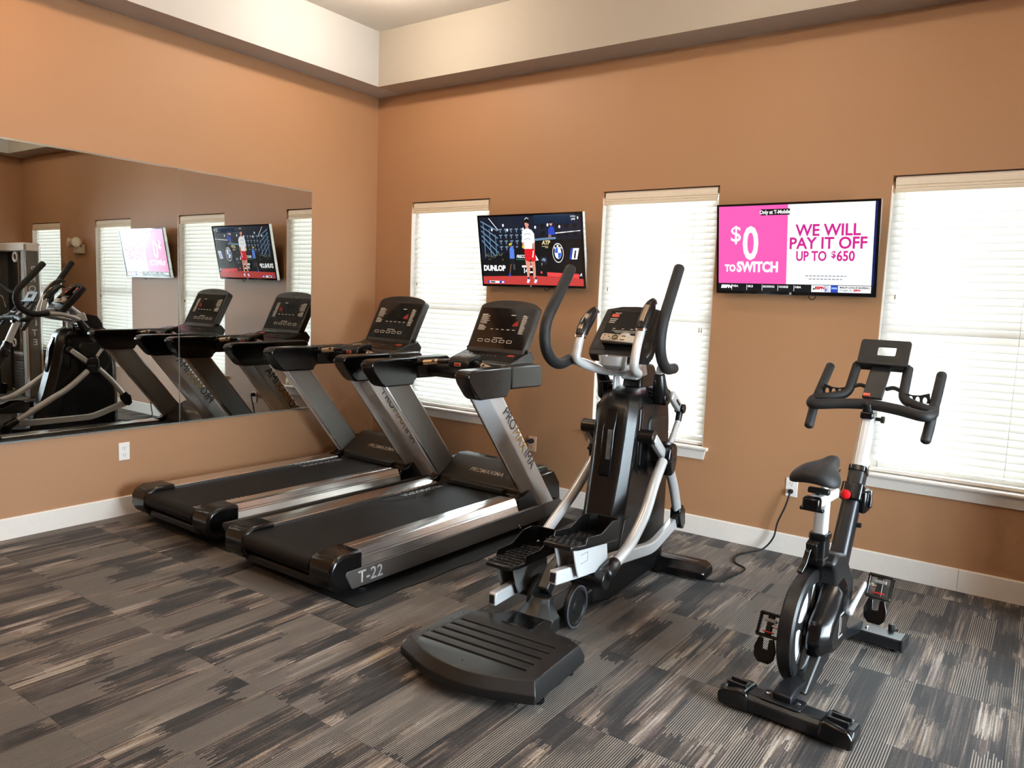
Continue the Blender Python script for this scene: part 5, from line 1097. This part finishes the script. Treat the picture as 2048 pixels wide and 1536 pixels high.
    MB().prism(rrect(0, -0.212, 0.070, 0.078, 0.014), 'z', 0.630, 0.655).build('socket_collar', M_BLACKG, e, bevel=0.004)
    MB().prism(rrect(0, -0.212, 0.070, 0.078, 0.014), 'z', 0.535, 0.560).build('socket_collar', M_BLACK, e, bevel=0.004)
    MB().prism(rrect(0, -0.214, 0.048, 0.054, 0.012), 'z', 0.64, 0.785).build('seat_post', M_WHITEP, e, bevel=0.002)
    MB().sweepbox([(-0.015, -0.25, 0.615), (-0.018, -0.285, 0.590), (-0.022, -0.300, 0.545), (-0.028, -0.335, 0.515)], 0.022, 0.012, (0, 0.3, 1)).build('clamp_lever', M_BLACKG, e, bevel=0.004)
    MB().prism([(-0.27, 0.55), (-0.285, 0.62), (-0.245, 0.635), (-0.235, 0.55)], 'x', -0.030, 0.012).build('clamp_bracket', M_BLACKG, e, bevel=0.004)
    MB().box(-0.026, 0.026, -0.345, -0.095, 0.772, 0.812).build('seat_slider', M_WHITEP, e, bevel=0.008)
    MB().box(-0.031, 0.031, -0.366, -0.325, 0.766, 0.816).build('slider_cap', M_BLACKG, e, bevel=0.008)
    MB().box(-0.043, 0.043, -0.352, -0.330, 0.762, 0.776).build('slider_tab', M_BLACKG, e, bevel=0.004)
    MB().box(-0.040, 0.040, -0.285, -0.262, 0.815, 0.838).build('slider_knob', M_BLACKM, e, bevel=0.006); MB().lathe([(0.012, 0.80), (0.012, 0.82)], (0, -0.273, 0), 'z', 12).build('knob_stem', M_BLACKM, e)
    cyl(MB(), (0, -0.205, 0.80), (0, -0.205, 0.868), 0.014, 14).build('saddle_stem', M_SILVER, e)
    for s in (-1, 1): MB().tube(spline([(s * 0.020, -0.10, 0.884), (s * 0.022, -0.18, 0.866), (s * 0.026, -0.26, 0.866), (s * 0.045, -0.32, 0.886)], 5), 0.0042, 8).build('saddle_rail', M_BLACKM, e)
    MB().box(-0.030, 0.030, -0.228, -0.182, 0.858, 0.878).build('saddle_clamp', M_BLACKM, e, bevel=0.004)
    # saddle: lofted along its length, wide cushion at the back, slim nose, central channel
    rings = []; N = 24
    prof = [(0.0, 0.034, 0.30), (0.02, 0.058, 0.62), (0.07, 0.080, 0.88), (0.16, 0.092, 1.0), (0.28, 0.090, 1.0), (0.40, 0.074, 1.0), (0.52, 0.053, 0.96), (0.66, 0.038, 0.92), (0.80, 0.031, 0.9), (0.92, 0.027, 0.85), (0.98, 0.020, 0.6), (1.0, 0.010, 0.3)]
    for t, w, k in prof:
        y = -0.395 + 0.290 * t; zc = 0.893 + 0.014 * math.sin(min(1, t / 0.3) * math.pi / 2) + 0.010 * max(0, (t - 0.6) / 0.4)
        ring = []
        for q in range(N):
            a = 2 * math.pi * q / N; c, d = math.cos(a), math.sin(a); x = w * math.copysign(abs(c) ** 0.8, c); drop = 0.030 * (x / 0.092) ** 2
            groove = 0.016 * math.exp(-(x / 0.013) ** 2) * (1 if t < 0.62 else max(0, 1 - (t - 0.62) / 0.2))
            z = zc - drop + ((0.036 * k * abs(d) ** 0.75 - groove * k) if d > 0 else -0.030 * k * abs(d) ** 0.75)
            ring.append((x, y, z))
        rings.append(ring)
    MB().loft(rings).build('saddle', M_FOAM, e, smooth=60, sub=1)
    # head tube, red adjuster knob, silver handlebar post
    A = Vector((0, 0.030, 0.400)); B = Vector((0, 0.222, 0.775)); C_ = Vector((0, 0.345, 1.055)); t = (B - A).normalized()
    def sq(p, w, h, r=0.016):
        u = Vector((1, 0, 0)); v = t.cross(u).normalized(); return [tuple(p + u * a + v * b) for a, b in rrect(0, 0, w, h, r, 3)]
    MB().loft([sq(A, 0.074, 0.088, 0.024), sq(B, 0.070, 0.080, 0.024)]).build('head_tube', M_FRAMEB, e)
    MB().loft([sq(A - t * 0.03, 0.088, 0.104, 0.03), sq(A + t * 0.05, 0.080, 0.094, 0.03)]).build('tube_collar', M_FRAMEB, e, bevel=0.004)
    MB().loft([sq(B - t * 0.085, 0.090, 0.100), sq(B - t * 0.01, 0.090, 0.100)]).build('clamp_body', M_BLACKG, e, bevel=0.006)
    MB().loft([sq(B - t * 0.012, 0.066, 0.076), sq(B + t * 0.05, 0.066, 0.076)]).build('tube_sleeve', M_BLACKM, e, bevel=0.003)
    MB().loft([sq(B + t * 0.045, 0.072, 0.082), sq(B + t * 0.072, 0.072, 0.082)]).build('post_collar', M_BLACKG, e, bevel=0.004)
    MB().loft([sq(B, 0.055, 0.062), sq(C_, 0.055, 0.062)]).build('handlebar_post', M_WHITEP, e)
    MB().lathe([(0.010, 0.0), (0.010, -0.020), (0.019, -0.024), (0.021, -0.034), (0.016, -0.044), (0.004, -0.048)], (0, 0, 0), 'y', 20).xf(Matrix.Translation(B - t * 0.045 + Vector((-0.012, -0.042, 0.006)))).build('adjuster_knob', M_RED, e)
    MB().tube([tuple(B - t * 0.03 + Vector((0.036, 0, 0))), tuple(B - t * 0.03 + Vector((0.060, 0.02, 0))), tuple(B - t * 0.10 + Vector((0.064, 0.035, 0)))], 0.010, 10).build('clamp_lever', M_BLACKG, e)
    MB().box(0.030, 0.062, 0.165, 0.245, 0.660, 0.760).build('clamp_plate', M_BLACKG, e, bevel=0.012)
    MB().lathe([(0.011, 0.0), (0.011, 0.020), (0.004, 0.022)], (0.034, 0.150, 0.615), 'x', 12).build('bolt', M_BLACKM, e)
    # handlebar: lower bar, drop horns, raised aero bars, all in black foam
    yb = 0.345
    MB().box(-0.026, 0.026, yb - 0.055, yb + 0.02, 1.045, 1.075).build('handlebar_clamp', M_BLACKG, e, bevel=0.006)
    MB().tube([(-0.004, yb - 0.020, 1.065), (-0.004, yb - 0.030, 1.105), (-0.004, yb - 0.012, 1.118)], [0.021, 0.022, 0.016], 14).build('handlebar_stem', M_BLACKM, e)
    MB().lathe([(0.008, 0.03), (0.008, 0.05), (0.015, 0.052), (0.015, 0.064)], (0, yb - 0.015, 1.045), 'x', 12).build('clamp_knob', M_BLACKM, e)
    MB().tube(spline([(-0.235, yb + 0.045, 1.112), (-0.243, yb - 0.02, 1.092), (-0.215, yb - 0.055, 1.085), (-0.11, yb - 0.030, 1.098), (0.0, yb - 0.02, 1.105), (0.11, yb - 0.030, 1.098), (0.215, yb - 0.055, 1.085), (0.243, yb - 0.02, 1.092), (0.235, yb + 0.045, 1.112)], 6), 0.0230, 14).build('lower_bar', M_FOAM, e)
    for s in (-1, 1):
        MB().tube(spline([(s * 0.232, yb + 0.17, 1.245), (s * 0.236, yb + 0.09, 1.165), (s * 0.238, yb + 0.02, 1.100), (s * 0.238, yb - 0.02, 1.035), (s * 0.236, yb - 0.055, 0.985)], 5), 0.0205, 14).build('drop_horn', M_FOAM, e)
        MB().tube(fillet([(s * 0.236, yb - 0.005, 1.105), (s * 0.175, yb + 0.010, 1.118), (s * 0.112, yb + 0.055, 1.135), (s * 0.106, yb + 0.140, 1.262)], 0.06, 6), 0.0205, 14).build('aero_bar', M_FOAM, e)
        tray = MB().prism([(s * a, b) for a, b in ((0.118, 1.128), (0.122, 1.165), (0.150, 1.158), (0.180, 1.160), (0.215, 1.172), (0.222, 1.128))], 'y', yb + 0.045, yb + 0.051).build('elbow_tray', M_BLACKM, e, smooth=0)
        bake(tray, [MB().prism([(s * x + 0.009 * math.cos(math.radians(a)), 1.140 + 0.014 * math.sin(math.radians(a))) for a in range(0, 360, 30)], 'y', yb, yb + 0.1) for x in (0.145, 0.172, 0.200)])
        MB().tube(spline([(s * 0.040, yb + 0.075, 1.170), (s * 0.070, yb + 0.078, 1.178), (s * 0.105, yb + 0.070, 1.165)], 4), 0.009, 10).build('brace', M_FOAM, e)
    MB().tube([(-0.106, yb + 0.140, 1.262), (0.106, yb + 0.140, 1.262)], 0.0185, 14).build('cross_bar', M_FOAM, e)
    MB().bar((0, yb + 0.01, 1.128), (0, yb + 0.128, 1.262), 0.082, 0.016, (0, -0.75, 0.66)).build('console_strap', M_BLACKM, e, bevel=0.004)
    MB().bar((-0.022, yb + 0.008, 1.136), (-0.022, yb + 0.016, 1.145), 0.026, 0.020, (0, -0.75, 0.66)).build('warning_label', M_REDPAD, e, smooth=0)
    # tablet holder with a window
    U = Vector((0, 0.46, 0.888)); n_ = Vector((0, -0.888, 0.46)); O = Vector((0, yb + 0.122, 1.268))
    def tp(x, s_, d): return tuple(O + Vector((x, 0, 0)) + U * s_ + n_ * d)
    th = MB().loft([[tp(x, s_, -0.005) for x, s_ in rrect(0, 0.062, 0.208, 0.124, 0.012, 3)], [tp(x, s_, 0.005) for x, s_ in rrect(0, 0.062, 0.208, 0.124, 0.012, 3)]]).build('tablet_holder', M_BLACKM, e, smooth=30)
    bake(th, [MB().loft([[tp(x, s_, -0.03) for x, s_ in rrect(0.010, 0.070, 0.076, 0.044, 0.006, 3)], [tp(x, s_, 0.03) for x, s_ in rrect(0.010, 0.070, 0.076, 0.044, 0.006, 3)]])])
    MB().loft([[tp(x, s_, 0.004) for x, s_ in ((-0.106, -0.006), (0.106, -0.006), (0.106, 0.006), (-0.106, 0.006))], [tp(x, s_, 0.026) for x, s_ in ((-0.106, -0.006), (0.106, -0.006), (0.106, 0.004), (-0.106, 0.004))]]).build('tablet_ledge', M_BLACKM, e, bevel=0.002)
    return e
bike = make_bike()
tag(bike, 'black and silver upright exercise bike with rear flywheel and drop handlebars', 'exercise bike')

# ================================================================== EMERGENCY LIGHT between the two right-hand windows
em = empty('emergency_light', (5.22, 0, 1.93)); tag(em, 'beige twin-head emergency light on the window wall, seen in the mirror', 'light')
MB().box(-0.11, 0.11, -0.055, 0.0, -0.075, 0.035).build('housing', M_BEIGE, em, bevel=0.012)
for s in (-1, 1):
    hd = MB().lathe([(0.030, 0.03), (0.045, 0.01), (0.062, -0.03), (0.062, -0.045), (0.055, -0.048)], (0, 0, 0), 'y', 20).xf(Matrix.Translation((s * 0.085, -0.075, 0.060)) @ Matrix.Rotation(s * 0.5, 4, 'Z')).build('lamp_head', M_BEIGE, em)
    for i in range(3):
        for j in range(3): MB().box(-0.035 + 0.025 * i, -0.017 + 0.025 * i, -0.051, -0.0475, -0.035 + 0.025 * j, -0.017 + 0.025 * j).xf(Matrix.Translation((s * 0.085, -0.075, 0.060)) @ Matrix.Rotation(s * 0.5, 4, 'Z')).build('led_cell', M_PLATE, hd, smooth=0)

# ================================================================== CABLE GYM at the right-hand end (seen in the mirror)
def make_gym():
    e = empty('cable_gym', (5.86, -0.52, 0)); 
    MB().box(-0.50, 0.52, -0.30, 0.30, 0.0, 0.06).build('base_frame', M_GYM, e, bevel=0.01)
    for x in (-0.44, 0.40):
        MB().box(x - 0.075, x + 0.075, -0.07, 0.07, 0.06, 1.93).build('column', M_GYMD, e, bevel=0.012)
        for y in (-0.08, 0.08): MB().box(x - 0.085, x - 0.070, y - 0.012, y + 0.012, 0.06, 1.93).build('column_edge', M_CHROME, e, bevel=0.004)
    MB().box(-0.52, 0.50, -0.09, 0.09, 1.85, 1.95).build('top_beam', M_TRIM, e, bevel=0.012)
    MB().box(-0.34, 0.30, 0.05, 0.075, 0.10, 1.85).build('stack_shroud', M_BLACKM, e, bevel=0.005)
    for x in (-0.20, -0.14): MB().tube([(x, 0, 0.06), (x, 0, 1.85)], 0.011, 10, round_ends=False).build('guide_rod', M_CHROME, e)
    for k in range(14): MB().box(-0.30, -0.03, -0.045, 0.045, 0.08 + 0.038 * k, 0.115 + 0.038 * k).build('weight_plate', M_GYM if k == 13 else M_BLACK, e, bevel=0.003)
    MB().torus(0.055, 0.014, (-0.20, -0.06, 1.78), 'y', 24, 8).build('pulley', M_PLATE, e); MB().torus(0.045, 0.012, (-0.10, -0.06, 0.72), 'y', 24, 8).build('pulley', M_PLATE, e)
    MB().tube([(-0.16, -0.06, 1.74), (-0.12, -0.06, 0.76)], 0.004, 8).build('cable', M_BLACK, e)
    MB().tube([(-0.30, -0.14, 1.34), (0.35, -0.20, 1.60)], 0.020, 12).build('pull_bar', M_RUBBER, e)
    MB().tube(fillet([(0.0, -0.10, 1.16), (0.0, -0.14, 1.30), (0.14, -0.14, 1.30), (0.14, -0.14, 1.02)], 0.05, 5), 0.010, 10).build('hook_handle', M_CHROME, e)
    MB().prism(rrect(0.30, 1.86, 0.30, 0.12, 0.05), 'y', -0.22, -0.10).build('press_pad', M_RUBBER, e, bevel=0.02)
    for k, c in enumerate('PROELITE'):
        text('column_lettering', c, 0.105, M_INKS, e, (-0.5165, 0.035, 1.60 - 0.118 * k - (0.06 if k > 2 else 0)), (0, -1, 0), (0, 0, 1), 'LEFT', 0.001)
    return tag(e, 'silver cable gym with weight stack at the far right, seen in the mirror', 'gym machine')
make_gym()
